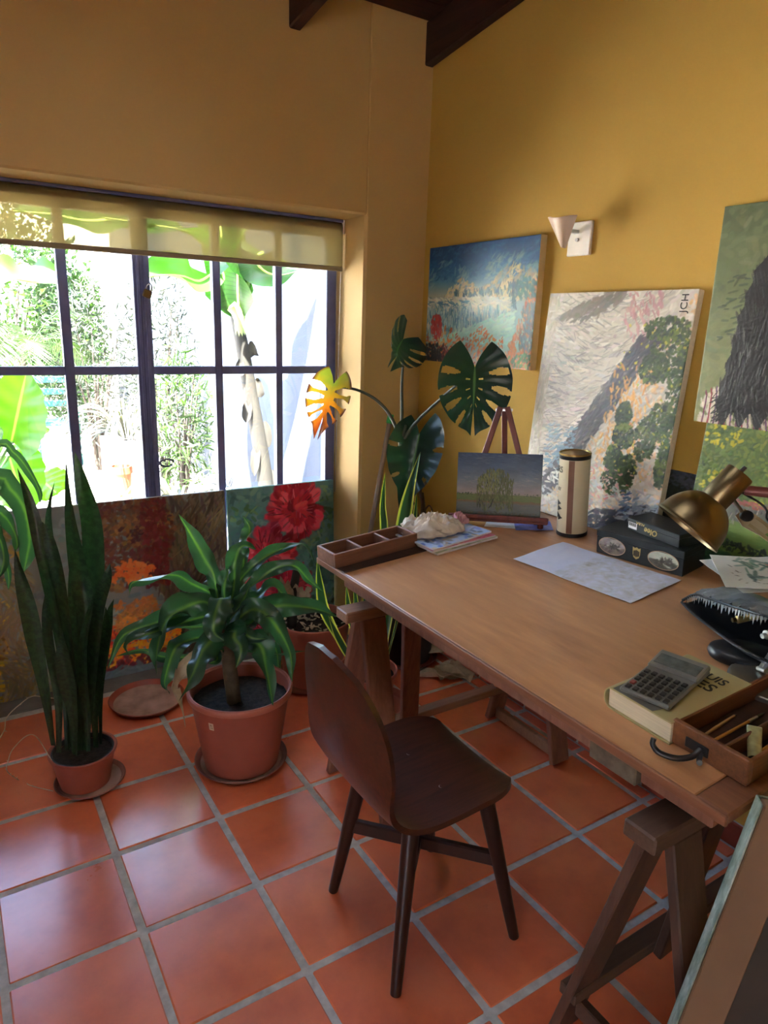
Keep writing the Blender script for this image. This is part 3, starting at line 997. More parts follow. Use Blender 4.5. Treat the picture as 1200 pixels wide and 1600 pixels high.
painting('hung_painting', 'square glacier painting with blue sky hung in the corner above the monstera', frame((1.960, -.168, 1.408), (0, -1, 0), (0, -.01, 1)), .695, .492, .033, p_glacier(), plain('cream_canvas_edge', srgb(214, 188, 140), .8))

# ---- portrait, seen from behind: dark hair, striped shawl
def p_portrait():
    c = Canvas(.5, .6, 230, 3, (110, 122, 84))
    c.grad([(0, (88, 100, 72)), (.3, (104, 116, 76)), (.6, (116, 124, 82)), (1, (140, 142, 96))])
    c.fill(700, [(104, 116, 78), (122, 132, 88), (92, 104, 72), (136, 142, 100), (84, 96, 66)], dang=.8, ang=-.4, L=.06, W_=.022, alpha=.35)
    c.fill(40, [(70, 82, 60), (62, 74, 54)], x=(.05, .3), y=(.3, .6), ang=-.2, L=.04, W_=.008)
    sh = lambda x, y: (y > .79 + .9 * np.maximum(.16 - x, 0) ** 1.2 * 1.4) & (x > .03)
    c.fill(900, [(206, 190, 172), (214, 200, 184), (190, 168, 152)], y=(.76, 1), ang=1.2, dang=.3, L=.03, W_=.012, where=sh)
    for k in range(12):
        x0 = .035 + k * .032
        c.line([(x0 + .02, .80 + .012 * abs(k - 4)), (x0 + .028, .88), (x0 + .02 + .004 * k, 1.0)], ((118, 62, 84), (136, 50, 60), (100, 66, 100))[k % 3], W_=.0055, n=30, L=.014)
    bound = lambda y: np.interp(y, [.0, .12, .3, .5, .7, .85, .97], [.60, .36, .235, .185, .160, .132, .150])
    hair = lambda x, y: (x > bound(y) + .008 * np.sin(60 * y)) & (y > .06) & (y < .965 - .035 * np.sin(x * 60)) & (x < .88)
    c.region(hair, (22, 22, 24))
    c.fill(1600, [(20, 20, 22), (30, 30, 32), (14, 14, 18), (38, 38, 40)], angf=lambda x, y: 1.75 - .5 * y + .35 * np.sin(7 * y + 9 * x), dang=.12, L=.05, W_=.008, where=hair, alpha=.5)
    c.fill(420, [(104, 104, 102), (74, 74, 76), (56, 56, 58)], angf=lambda x, y: 1.75 - .5 * y + .35 * np.sin(7 * y + 9 * x), dang=.1, L=.05, W_=.0022, where=hair)
    c.fill(60, [(20, 20, 22), (30, 30, 34)], x=(.11, .2), y=(.86, .98), ang=2.4, dang=.3, L=.04, W_=.004)
    return c
painting('portrait_painting', 'hung painting of dark wavy hair over a striped shawl on green background', frame((1.958, -1.487, 1.306), (0, -1, 0), (0, .012, 1)), .5, .604, .024, p_portrait(), linen_edge)

# ---- yellow blossom tree over a lawn
def p_park():
    c = Canvas(.46, .44, 220, 4, (120, 140, 80))
    c.grad([(0, (150, 176, 186)), (.5, (172, 190, 190)), (.56, (100, 104, 96)), (.67, (96, 100, 84)), (.69, (108, 132, 58)), (.85, (86, 112, 50)), (1, (54, 88, 54))])
    c.fill(160, [(150, 176, 186), (170, 190, 192), (130, 164, 180)], x=(.4, 1), y=(0, .5), ang=-.4, L=.05, W_=.02, alpha=.4)
    tree = lambda x, y: (x < .62 - .3 * (y - .2) ** 2 + .06 * np.sin(15 * y)) & (y < .56)
    c.region(tree, (84, 104, 48))
    c.fill(700, [(92, 114, 50), (116, 134, 56), (74, 98, 48), (140, 150, 62), (60, 84, 44)], dang=1.4, L=.03, W_=.014, where=tree)
    c.fill(130, [(206, 190, 30), (220, 204, 50), (190, 178, 40)], dang=1.3, L=.025, W_=.014, where=lambda x, y: tree(x, y) & (vnoise(x * 7, y * 7, 9) > .52))
    c.fill(200, [(130, 150, 100), (150, 166, 112), (110, 136, 92)], x=(.55, .9), y=(.3, .56), dang=1.2, L=.03, W_=.014)
    c.fill(250, [(92, 92, 92), (74, 76, 80), (112, 108, 104)], x=(.0, 1), y=(.52, .68), ang=1.5, L=.025, W_=.008)
    c.fill(90, [(150, 84, 76), (132, 70, 66)], x=(.08, 1), y=(.50, .57), ang=.1, L=.04, W_=.008, where=lambda x, y: abs(y - (.56 - .03 * x)) < .02)
    c.fill(60, [(186, 176, 160), (70, 66, 60)], y=(.54, .72), ang=1.55, L=.03, W_=.005)
    c.fill(500, [(92, 120, 52), (110, 134, 58), (78, 108, 50), (126, 144, 66)], y=(.68, 1), ang=-.12, dang=.15, L=.05, W_=.009, alpha=.4)
    c.fill(250, [(50, 84, 56), (40, 74, 56), (60, 96, 60)], y=(.86, 1), ang=-.1, L=.05, W_=.013, where=lambda x, y: y > .99 - .14 * (1 - x))
    c.fill(160, [(34, 48, 40), (46, 62, 44)], x=(.25, .75), y=(.80, .88), dang=1, L=.02, W_=.01, where=lambda x, y: abs(y - .84 - .03 * (x - .5)) < .03)
    return c
top = Vector((1.966, -1.515, 1.34)); bot = Vector((1.925, -1.515, .8965))
painting('park_painting', 'painting of a yellow flowering tree above a green lawn behind the brass lamp', frame(bot, (0, -1, 0), top - bot), .47, .445, .016, p_park(), linen_edge)

# ---- small dark landscape behind the boxes
def p_dark():
    c = Canvas(.3, .24, 80, 5, (44, 50, 46))
    c.fill(200, [(74, 84, 96), (64, 74, 88)], y=(0, .2), ang=0, L=.06, W_=.02)
    c.fill(500, [(40, 46, 38), (52, 60, 40), (30, 36, 34), (70, 70, 46)], y=(.16, 1), dang=1.2, L=.04, W_=.02)
    return c
top = Vector((1.983, -1.29, 1.14)); bot = Vector((1.972, -1.29, .8995))
painting('dark_painting', 'small dark green landscape painting half hidden behind the black boxes', frame(bot, (0, -1, 0), top - bot), .30, .2405, .008, p_dark(), M['deskedge'])

# ---- autumn trees, in the window recess
def p_autumn():
    W_, H_ = 1.19, .80
    c = Canvas(W_, H_, 380, 6, (112, 116, 116))
    c.fill(900, [(104, 116, 122), (124, 132, 134), (92, 108, 118), (140, 140, 130)], ang=.1, dang=.6, L=.03, W_=.014)
    c.fill(500, [(150, 128, 84), (120, 104, 76), (170, 140, 70), (96, 84, 66)], x=(0, .3), y=(0, 1), ang=1.2, dang=.7, L=.03, W_=.008, where=lambda x, y: x < .27 + .03 * np.sin(9 * y))
    c.fill(420, [(176, 146, 40), (196, 160, 40), (120, 112, 40), (90, 62, 40), (150, 120, 50)], x=(0, .2), y=(.35, 1), ang=.05, dang=.25, L=.03, W_=.006, where=lambda x, y: x < .205)
    c.fill(300, [(124, 112, 92), (104, 96, 84), (150, 136, 108)], x=(.18, .3), y=(.3, 1), angf=lambda x, y: 1.4 + .7 * np.sin(y * 14), L=.04, W_=.005)
    c.fill(1200, [(82, 70, 62), (98, 84, 72), (66, 58, 56), (110, 100, 84), (76, 70, 72)], x=(.62, 1), ang=1.45, dang=.25, L=.05, W_=.008, where=lambda x, y: x > .70 + .12 * np.clip((y - .45) * 3, -.6, .6))
    c.fill(200, [(120, 104, 84), (60, 52, 50)], x=(.8, 1), ang=-1.0, dang=.2, L=.05, W_=.006)
    crown = lambda x, y: (((x - .62) / .16) ** 2 + ((y - .20) / .27) ** 2 < 1 + .3 * np.sin(25 * x)) & (y < .5)
    c.fill(900, [(92, 52, 54), (112, 66, 50), (84, 62, 60), (124, 92, 62), (140, 100, 62), (76, 42, 50)], dang=1.3, L=.018, W_=.009, where=crown)
    c.fill(260, [(104, 44, 50), (92, 36, 46), (120, 58, 52)], x=(.68, .78), y=(0, .5), ang=1.3, dang=.7, L=.02, W_=.008, where=lambda x, y: abs(x - .725) < .045)
    c.fill(160, [(214, 100, 50), (220, 130, 70), (190, 60, 44)], x=(.54, .76), y=(.30, .50), dang=.8, L=.018, W_=.008, where=lambda x, y: ((x - .655) / .085) ** 2 + ((y - .41) / .07) ** 2 < vnoise(x * 30, y * 30, 3) * 1.6)
    bush = lambda x, y: ((x - .60) / .19) ** 2 + ((y - .86) / .24) ** 2 < 1 + .25 * np.sin(22 * x + 5 * y)
    c.fill(1300, [(226, 120, 30), (232, 160, 40), (196, 60, 40), (160, 36, 48), (214, 90, 36), (120, 34, 54)], dang=1.0, ang=-.8, L=.015, W_=.008, where=lambda x, y: bush(x, y) & (y > .60 + .12 * vnoise(x * 18, y * 3, 6)))
    c.fill(300, [(176, 110, 60), (150, 100, 66), (196, 130, 60)], x=(.5, .8), y=(.54, .74), dang=1, ang=-.6, L=.018, W_=.007, where=lambda x, y: ((x - .65) / .12) ** 2 + ((y - .65) / .09) ** 2 < vnoise(x * 26, y * 26, 4) * 1.6)
    c.fill(180, [(96, 36, 50), (70, 34, 44)], x=(.45, .78), y=(.88, 1), dang=1, L=.018, W_=.009, where=bush)
    c.fill(300, [(100, 112, 116), (84, 98, 106)], x=(.3, .9), y=(.93, 1), ang=0, L=.04, W_=.01, where=lambda x, y: y > .955)
    return c
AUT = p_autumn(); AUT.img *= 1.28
top = Vector((.49, .497, .80)); bot = Vector((.49, .462, .003))
painting('autumn_painting', 'wide autumn tree painting standing on the floor in the window recess behind the snake plant', frame(bot, (1, 0, 0), top - bot), 1.19, .797, .022, AUT, plain('pale_canvas_edge', srgb(190, 190, 190), .8))

# ---- red flowers, in the window recess
def p_flowers():
    W_, H_ = .555, .80
    c = Canvas(W_, H_, 230, 8, (92, 130, 130))
    c.fill(900, [(84, 128, 132), (104, 146, 146), (70, 112, 120), (120, 156, 140), (60, 96, 100)], dang=1.2, L=.06, W_=.03)
    c.fill(160, [(56, 88, 72), (80, 118, 84), (130, 160, 120)], dang=1.2, L=.05, W_=.02, where=lambda x, y: vnoise(x * 5, y * 6, 3) > .55)
    rg = np.random.default_rng(5)
    def bloom(cx, cy, R, n=16):
        for ring, (rr, pl) in enumerate(((1.0, .34), (.66, .3), (.34, .24))):
            for k in range(n - 4 * ring):
                a = 2 * PI * k / (n - 4 * ring) + rg.uniform(-.2, .2) + ring
                px, py = cx + R * rr * .7 * math.cos(a), cy + R * rr * .7 * math.sin(a) / c.ar
                base = ((146, 20, 44), (170, 30, 54), (120, 14, 38), (196, 60, 84))[rg.integers(0, 4)]
                c.fill(14, [base, tuple(min(255, q + 40) for q in base)], x=(px - R * .1, px + R * .1), y=(py - R * .08, py + R * .08), ang=a, dang=.25, L=R * pl, W_=R * pl * .42, jit=.03)
                c.fill(3, [(224, 120, 140), (60, 8, 24)], x=(px - R * .1, px + R * .1), y=(py - R * .08, py + R * .08), ang=a + .1, dang=.15, L=R * pl * .8, W_=R * pl * .08, jit=.03)
    bloom(.62, .17, .29); bloom(.34, .44, .29); bloom(.52, .66, .26, 14); bloom(.3, .9, .2, 12)
    c.fill(160, [(52, 84, 60), (40, 66, 62)], y=(.75, 1), dang=1, L=.05, W_=.02)
    return c
FLO = p_flowers(); FLO.img *= 1.2
top = Vector((1.3765, .497, .80)); bot = Vector((1.3765, .462, .003))
painting('flower_painting', 'painting of big crimson flowers on teal standing in the recess behind the big corn plant', frame(bot, (1, 0, 0), top - bot), .555, .797, .022, FLO, plain('teal_canvas_edge', srgb(120, 170, 170), .7))

# ---- willow picture on its little easel (built with the table things)
def p_willow():
    c = Canvas(.33, .255, 240, 9, (100, 110, 120))
    c.grad([(0, (44, 62, 94)), (.2, (66, 84, 112)), (.42, (104, 112, 126)), (.6, (142, 132, 130)), (.64, (140, 128, 122)), (.65, (96, 106, 58)), (.74, (86, 98, 50)), (.76, (104, 84, 54)), (.79, (92, 94, 84)), (.9, (80, 86, 80)), (1, (54, 56, 38))])
    c.fill(260, [(52, 70, 102), (74, 92, 120), (90, 104, 128)], y=(0, .36), ang=.12, dang=.2, L=.05, W_=.008, alpha=.28)
    c.fill(120, [(150, 140, 138), (124, 124, 132)], y=(.36, .63), ang=.05, dang=.15, L=.05, W_=.008, alpha=.3)
    c.fill(160, [(84, 98, 46), (112, 118, 62)], y=(.65, .74), ang=0, dang=.15, L=.03, W_=.006, alpha=.5)
    c.fill(24, [(60, 74, 44), (52, 66, 40)], y=(.625, .655), x=(0, .25), ang=0, L=.012, W_=.008)
    c.fill(24, [(60, 74, 44), (52, 66, 40)], y=(.615, .655), x=(.68, 1), ang=0, L=.012, W_=.008)
    c.fill(60, [(104, 68, 42), (126, 88, 50)], y=(.735, .775), ang=0, dang=.1, L=.03, W_=.004, alpha=.7)
    c.fill(140, [(88, 92, 90), (70, 78, 76)], y=(.79, .92), ang=0, dang=.1, L=.04, W_=.006, alpha=.4)
    c.fill(260, [(46, 50, 28), (72, 34, 28), (96, 82, 36), (40, 44, 28)], y=(.91, 1), ang=1.2, dang=.5, L=.014, W_=.005)
    wil = lambda x, y: (abs(x - .46) < .215 * np.sqrt(np.clip((y - .24) / .18, 0, 1))) & (y > .25) & (y < .86 + .04 * np.sin(40 * x))
    c.fill(900, [(70, 78, 36), (87, 94, 45), (53, 62, 33), (104, 107, 55), (43, 50, 30)], ang=1.5, dang=.15, L=.04, W_=.006, where=wil)
    c.fill(200, [(114, 117, 63), (122, 124, 70)], x=(.26, .5), y=(.26, .6), ang=1.4, dang=.2, L=.03, W_=.005, where=wil)
    c.line([(.44, .72), (.42, .80), (.40, .84)], (33, 30, 23), .006, n=14)
    return c
# ================================================================== TABLE ON TRESTLES
YA, YZ = -.598, -2.025               # far and near end of the table top
XB = 1.982                           # edge at the wall
tb = thing('drafting_table_top', 'long worn brown plywood table top sloping up to the yellow wall, on two trestles', 'table', DM((XF + XB) / 2, (YA + YZ) / 2))
LX, LY = (XB - XF) / math.cos(TA), YA - YZ
b = MB(); b.box((LX - .008, LY - .06, .02), c=(.004, .03, -.0102), bev=.002); part(b, 'tabletop', M['desk'], tb)
b = MB(); b.box((LX - .008, .0585, .02), c=(.004, -LY / 2 + .03, -.0106), bev=.003); part(b, 'end_strip', M['deskedge'], tb)
b = MB(); b.box((.008, LY, .021), c=(-LX / 2 + .004, 0, -.0105), bev=.002); part(b, 'edge_band', M['deskedge'], tb)
UN = Vector((0, 0, -.0205))
def batten(xw, h, y0, y1, name='batten', mat='trestle'):
    b = MB(); b.box((.032, y1 - y0, h), c=(xw, (y0 + y1) / 2, -.0205 - h / 2), bev=.003); part(b, name, M[mat], tb)
# battens under the top carry it on the trestle beams (deeper at the back, hence the slope)
xf_, xb_ = -LX / 2 + .085, LX / 2 - .10
batten(xf_, .083, -LY / 2 + .06, LY / 2 - .05)
batten(xb_, .140, -LY / 2 + .06, LY / 2 - .05)
b = MB(); b.box((.02, .11, .055), c=(-LX / 2 + .03, -LY / 2 + .24, -.021 - .0275), bev=.003)
part(b, 'edge_block', plain('paint_stained_block', srgb(96, 84, 68), .8, 0, .4, 40, .4), tb, label='paint stained block under the edge')

BEAM_Z = .712
def trestle(name, label, yc, x0=.99, x1=1.93):
    r = thing(name, label, 'trestle', T((x0 + x1) / 2, yc, 0), 'table trestles')
    b = MB(); b.box((x1 - x0, .068, .036), c=((x0 + x1) / 2, yc, BEAM_Z - .018), bev=.004); part(b, 'beam', M['trestlex'], r, world=True)
    zt = BEAM_Z - .037
    for xx, wd in ((x0 + .10, .085), (x1 - .10, .085)):
        for sy in (1, -1):
            p0 = Vector((xx, yc + sy * .022, zt)); p1 = Vector((xx, yc + sy * .185, .004))
            b = MB(); b.bar(p0, p1, wd, .022, (1, 0, 0), .003); part(b, 'leg', M['trestle'], r, world=True)
        za = .10 if xx < 1.5 else .03
        k = .022 + (.185 - .022) * (1 - za / zt)
        b = MB(); b.bar((xx, yc - k + .012, za), (xx, yc + k - .012, za), .045, .022, (0, 0, 1), .003); part(b, 'foot_brace', M['trestlex'], r, world=True)
    k = .022 + (.185 - .022) * (1 - .15 / zt)
    b = MB(); b.bar((x0 + .06, yc + k + .004, .15), (x1 - .05, yc + k + .004, .15), .03, .045, (0, 0, 1), .003); part(b, 'stretcher', M['trestlex'], r, world=True)
    b = MB(); b.bar((x0 + .27, yc + .006, zt), (x0 + .36, yc + k - .03, .14), .07, .022, (1, 0, 0), .003); part(b, 'brace', M['trestle'], r, world=True)
    return r
trestle('trestle', 'wooden trestle under the far end of the table, by the potted plants', -.795)
M['trestle'] = wood('shaded_trestle_wood', srgb(62, 42, 34), srgb(92, 66, 52), 2, .55)  # same trestle wood, darkened to stand in for dim foreground light
M['trestlex'] = wood('shaded_trestle_beam', srgb(70, 50, 40), srgb(100, 74, 58), 0, .55)
trestle('trestle', 'shade-toned wooden trestle under the near end of the table, by the leaning canvas', -1.892, .985, 1.93)

# ================================================================== CHAIR
ch = thing('plywood_chair', 'dark brown moulded plywood chair with round legs pulled up to the table', 'chair', T(.96, -1.27, 0))
path = catmull([(1.145, .438), (1.12, .452), (1.03, .454), (.93, .447), (.85, .446), (.795, .462), (.760, .50), (.742, .56), (.732, .65), (.722, .75), (.712, .85)], 44)
cl = [0.0]
for k in range(1, 44): cl.append(cl[-1] + float(np.linalg.norm(path[k] - path[k - 1])))
Ltot = cl[-1]
def hw(s):
    w0 = .200
    if s < .12: w0 = .200 - .085 * (1 - math.sqrt(max(0, 1 - ((.12 - s) / .12) ** 2)))
    e = Ltot - s
    if e < .21: w0 = .198 - .165 * (1 - math.sqrt(max(0, 1 - ((.21 - e) / .21) ** 2.0)))
    mid = math.exp(-((s - .40) / .09) ** 2)
    return w0 - .012 * mid
G = []
for k in range(44):
    s = cl[k]; x, z = path[k]
    row = []
    back = min(1, max(0, (s - .40) / .12))
    for j in range(19):
        q = -1 + 2 * j / 18
        y = -1.27 + q * hw(s)
        row.append((x + back * .035 * (((y + 1.27) / .2) ** 2 - .6), y, z + (1 - back) * .014 * (abs(q) ** 3 - .2)))
    G.append(row)
b = MB(); b.sheet(G, .0135)
part(b, 'shell', M['chair'], ch, world=True, smooth=True, ang=50)
feet = {'A': (.815, -1.090), 'B': (.795, -1.445), 'C': (1.155, -1.468), 'D': (1.150, -1.10)}
tops = {'A': (.865, -1.155), 'B': (.862, -1.385), 'C': (1.075, -1.395), 'D': (1.072, -1.150)}
def legp(k, z):
    f_, t_ = Vector((*feet[k], 0.001)), Vector((*tops[k], .432))
    return f_ + (t_ - f_) * (z / .432)
for k in 'ABCD':
    b = MB(); b.tube([legp(k, 0), legp(k, .05), legp(k, .2), legp(k, .34), legp(k, .43)], [.0135, .0150, .0180, .0205, .0215], 18)
    part(b, 'leg', M['chairleg'], ch, world=True, smooth=True)
for a, c, zz in (('A', 'C', .235), ('B', 'D', .235)):
    b = MB(); b.bar(legp(a, zz), legp(c, zz), .040 if a == 'A' else .036, .02, (0, 0, 1), .004)
    part(b, 'cross_stretcher', M['chairleg'], ch, world=True)
for (u, v) in ((639, 1178), (690, 1229), (604, 1169)):
    p = at(u, v, 2, .4535)
    if u == 604: continue
    b = MB(); b.lathe([(.0085, 0), (.0085, .003), (.006, .004), (.005, .0025), (0.0001, .0025)], 16, T(p.x, p.y, .451), caps=(True, False))
    part(b, 'screw', M['chrome'], ch, world=True)

# ================================================================== THINGS ON THE TABLE
# dark board under the divided tray
b = MB(); b.box((.335, .175, .003), bev=.001)
o = b.build('drawing_board', M['beam'], None, M=DM(1.176, -.686, .01, .0018))
tag(o, 'thin dark brown board lying under the divided wooden tray', 'board')
# divided tray
tr = thing('divided_tray', 'wooden tray with three compartments at the far end of the table', 'tray', DM(1.158, -.672, .035, .0036))
L_, W_, H_ = .318, .112, .046
b = MB(); b.box((L_, W_, .005), c=(0, 0, .0025), bev=.001); part(b, 'tray_bottom', M['tray'], tr)
for sy in (1, -1):
    b = MB(); b.box((L_, .009, H_), c=(0, sy * (W_ / 2 - .0045), H_ / 2), bev=.0015); part(b, 'tray_side', M['tray'], tr)
for x in (-L_ / 2 + .0045, L_ / 2 - .0045):
    b = MB(); b.box((.009, W_ - .018, H_), c=(x, 0, H_ / 2), bev=.0015); part(b, 'tray_end', M['tray'], tr)
for x in (-.052, .055):
    b = MB(); b.box((.008, W_ - .018, H_ - .004), c=(x, 0, H_ / 2), bev=.0015); part(b, 'divider', M['tray'], tr)
b = MB(); b.box((.045, .022, .010), bev=.003)
tag(b.build('eraser', plain('pale_eraser', srgb(196, 186, 160), .7), None, M=DM(1.055, -.683, .5, .016)), 'pale wooden block inside the first compartment of the divided tray', 'eraser')
b = MB(); b.lathe([(.018, 0), (.018, .012), (.014, .014)], 20)
tag(b.build('small_lid', plain('dark_lid', srgb(84, 64, 56), .6), None, M=DM(1.27, -.67, 0, .0095)), 'small dark round lid inside the third compartment of the divided tray', 'lid')

# magazines
def mag(name, label, x, y, yaw, h, cols, th, w_=.205, l_=.262):
    root = thing(name, label, 'magazine', DM(x, y, yaw, h), 'magazines under the rag')
    cv = Canvas(w_, l_, 60, 40 + int(h * 1000), cols[0])
    cv.fill(120, cols, dang=1, L=.12, W_=.06)
    cv.fill(50, cols[1:] + [(235, 235, 235), (40, 50, 90)], x=(.1, .9), y=(.08, .3), ang=0, L=.1, W_=.03)
    m = Matrix.Translation((0, -l_ / 2, th + .0004))
    me = paint_face(cv, w_, l_, root, relief=0, mat=M['print'], name='cover')
    me.matrix_basis = m
    b = MB(); b.box((w_, l_, th), c=(0, 0, th / 2), bev=.001); part(b, 'pages', M['paper'], root)
    b = MB(); b.box((.003, l_ + .001, th + .0008), c=(w_ / 2 - .001, 0, th / 2), bev=.001); part(b, 'spine', plain('mag_spine_%d' % int(h * 10000), tuple(lin(np.array(cols[1]) / 255)) + (1,), .4), root)
mag('magazine', 'lowest magazine of the small pile beside the divided tray, with a green edge', 1.449, -.722, 1.60, .0006, [(186, 196, 170), (90, 130, 90), (150, 170, 150)], .007)
mag('magazine', 'pink and white magazine in the middle of the pile beside the divided tray', 1.444, -.716, 1.55, .0086, [(206, 120, 140), (196, 70, 100), (220, 190, 196)], .006)
mag('magazine', 'blue and white magazine on top of the pile beside the divided tray', 1.436, -.706, 1.66, .0157, [(176, 196, 226), (60, 90, 190), (206, 216, 230), (90, 100, 120), (200, 170, 130)], .006)
# crumpled rag
def crumple(name, label, cat, M_, rx, ry, rz, seed, mat, group=None, n=46):
    """a cloth dropped in a heap: one sheet with sharp folds"""
    G = []
    for i in range(n):
        row = []
        for j in range(n):
            u, v = -1 + 2 * i / (n - 1), -1 + 2 * j / (n - 1)
            # square -> rounded blob
            X, Y = u * math.sqrt(1 - v * v * .5), v * math.sqrt(1 - u * u * .5)
            wx = float(fbm(u * 2.3 + seed, v * 2.3 + 4, seed, 3)) - .5; wy = float(fbm(u * 2.3 + 8, v * 2.3 + seed, seed + 9, 3)) - .5
            X2, Y2 = X + .5 * wx, Y + .5 * wy
            r_ = min(1, math.hypot(X, Y))
            f1 = 1 - abs(2 * float(vnoise(u * 2.6 + wx * 3 + 9, v * 1.6 + wy * 3 + 9, seed)) - 1)
            f2 = 1 - abs(2 * float(vnoise(u * 4.5 + wy * 4 + 30, v * 5.2 + wx * 4 + 30, seed + 3)) - 1)
            h = (1 - r_ ** 2.2) * (.30 + .55 * f1 ** 2 + .30 * f2 ** 2) + .10 * f2 * r_
            row.append((X2 * rx, Y2 * ry, h * rz * 1.25 + .003))
        G.append(row)
    b = MB(); b.sheet(G, .002)
    return tag(b.build(name, mat, None, True, M_, 70), label, cat, group)
ragm = plain('stained_rag', srgb(206, 192, 176), .9, 0, .2, 16, .5)
crumple('crumpled_rag', 'crumpled off-white paint rag lying on the magazines', 'rag', DM(1.425, -.655, .1, .0225), .118, .10, .046, 3, ragm)
crumple('pink_rag', 'small pink scrap of cloth behind the crumpled rag', 'rag', DM(1.545, -.655, .8, .0225), .04, .035, .028, 8, plain('pink_cloth', srgb(206, 150, 160), .9))

# sheets under the easel
def sheet_obj(name, label, cat, x, y, yaw, w_, l_, h, mat, wav=.0015, seed=0, group=None, cv=None, nx=14, ny=18, th=.0005, curl=0.0):
    G = [[(w_ * (i / (nx - 1) - .5), l_ * (j / (ny - 1) - .5), wav * 2 * (float(vnoise(i * .55 + seed, j * .5 + seed, seed)) - .3) + curl * max(0, (j / (ny - 1) - .75)) ** 2) for j in range(ny)] for i in range(nx)]
    b = MB(); b.sheet(G, th)
    o = b.build(name, mat, None, True, DM(x, y, yaw, h), 60)
    return tag(o, label, cat, group)
q = at_desk(782, 823)
sheet_obj('paper_sheet', 'white folded paper sticking out under the tabletop easel', 'paper', 1.72, -.715, .7, .12, .15, .0012, M['paper'], .0006, 3)
sheet_obj('blue_leaflet', 'blue leaflet sticking out under the right foot of the tabletop easel', 'leaflet', 1.765, -.80, .9, .10, .13, .0030, plain('blue_print', srgb(96, 110, 196), .5, 0, .3, 30), .0006, 5)

# table easel with the willow picture
rdir = Vector((.654, -.757, 0)); bdir = Vector((.757, .654, 0))
eo = DK(1.672, -.718, 0)
rdir = Vector((rdir.x, rdir.y, rdir.x * TT)).normalized()
bdir = (DN.cross(rdir)).normalized()
ES = 1.0
EM = Matrix((rdir, bdir, DN)).transposed().to_4x4(); EM.translation = eo
ez = thing('table_easel', 'small red-brown wooden tabletop easel standing at the back of the table', 'easel', EM)
b = MB(); b.box((.352, .05, .012), c=(0, 0, .026), bev=.003); part(b, 'ledge', M['easel'], ez)
b = MB(); b.box((.352, .010, .016), c=(0, -.022, .038), bev=.003); part(b, 'ledge_lip', M['easel'], ez)
LEAN = math.tan(math.radians(13))
ap = Vector((.0, .012 + .405 * LEAN + .012, .398))
for sx in (-1, 1):
    b = MB(); b.bar((sx * .135, .028, .004), ap + Vector((sx * .012, 0, .012)), .020, .014, (1, 0, 0), .002); part(b, 'leg', M['easel'], ez)
b = MB(); b.bar((0, .19, .006), ap + Vector((0, .014, .006)), .020, .014, (1, 0, 0), .002); part(b, 'leg', M['easel'], ez)
for sx in (-1, 1):
    b = MB(); b.tube([(sx * .15, -.012, .004), (sx * .15, -.012, .021)], .010, 12); part(b, 'foot', M['easel'], ez)
b = MB(); b.tube([ap + Vector((-.03, .006, .0)), ap + Vector((.03, .006, .0))], .005, 10); part(b, 'bolt', M['chrome'], ez)
wb = EM @ Vector((-.002, -.006, .034)); wt = EM @ Vector((-.002, -.006 + .26 * LEAN, .034 + .26))
painting('willow_painting', 'little painting of a green willow tree standing on the tabletop easel', frame(wb, rdir, wt - wb), .300, .228, .006, p_willow(), M['white'])

# tall tin
tin = thing('tall_tin', 'tall cream cylindrical tin with brown stripe and gold lid on the table', 'tin', DM(1.815, -.935, 0, .0008))
R_ = .0505; TH = .285
b = MB(); b.lathe([(R_, .012), (R_, TH - .016)], 48, caps=(True, True))
tin_body = part(b, 'tin_body', plain('cream_tin', srgb(200, 188, 158), .42, 0, .04, 4), tin, smooth=True)
b = MB(); b.lathe([(R_ - .001, 0), (R_ + .0015, .001), (R_ + .0015, .012), (R_, .013)], 48); part(b, 'base_band', M['black'], tin, smooth=True)
b = MB(); b.lathe([(R_ + .0005, TH - .018), (R_ + .0012, TH - .017), (R_ + .0012, TH - .006), (R_, TH - .005)], 48, caps=(False, False)); part(b, 'top_band', M['black'], tin, smooth=True)
b = MB(); b.lathe([(R_, TH - .006), (R_ + .002, TH - .004), (R_ + .002, TH), (R_ - .002, TH + .001), (R_ - .004, TH - .003), (.0001, TH - .003)], 48, caps=(True, False)); part(b, 'tin_lid', M['goldlid'], tin, smooth=True)
vdir = math.atan2(CAM_POS.y + .935, CAM_POS.x - 1.815)        # angle facing the camera
b = MB(); b.lathe([(R_ + .0004, .014), (R_ + .0004, TH - .019)], 8, caps=(False, False), a0=vdir - .36, a1=vdir + .02)
part(b, 'stripe', plain('brown_print', srgb(116, 78, 60), .45), tin_body, smooth=True)
def cyl(a0):
    return lambda p: Vector(((R_ + .0020 + p.z) * math.cos(a0 + p.x / R_), (R_ + .0020 + p.z) * math.sin(a0 + p.x / R_), p.y))
for tx, z, sz, a in (('ERS', .222, .030, vdir - 1.52), ('KY', .160, .016, vdir - 1.18)):
    text_part(tx, sz, M['ink'], tin_body, T(0, 0, z), warp=cyl(a), sx=.8)
b = MB()
for k, (aa, z, s_) in enumerate(((-1.2, .118, .02), (-1.15, .10, .022), (-1.2, .075, .018), (-1.05, .068, .02))):
    c0 = cyl(vdir + aa)
    b.sheet([[c0(Vector((i * s_ * .5 * (1 - abs(j - 2) / 2.2), z + j * .005 - .012, .0002))) for j in range(5)] for i in range(3)])
part(b, 'emblem', M['ink'], tin_body)

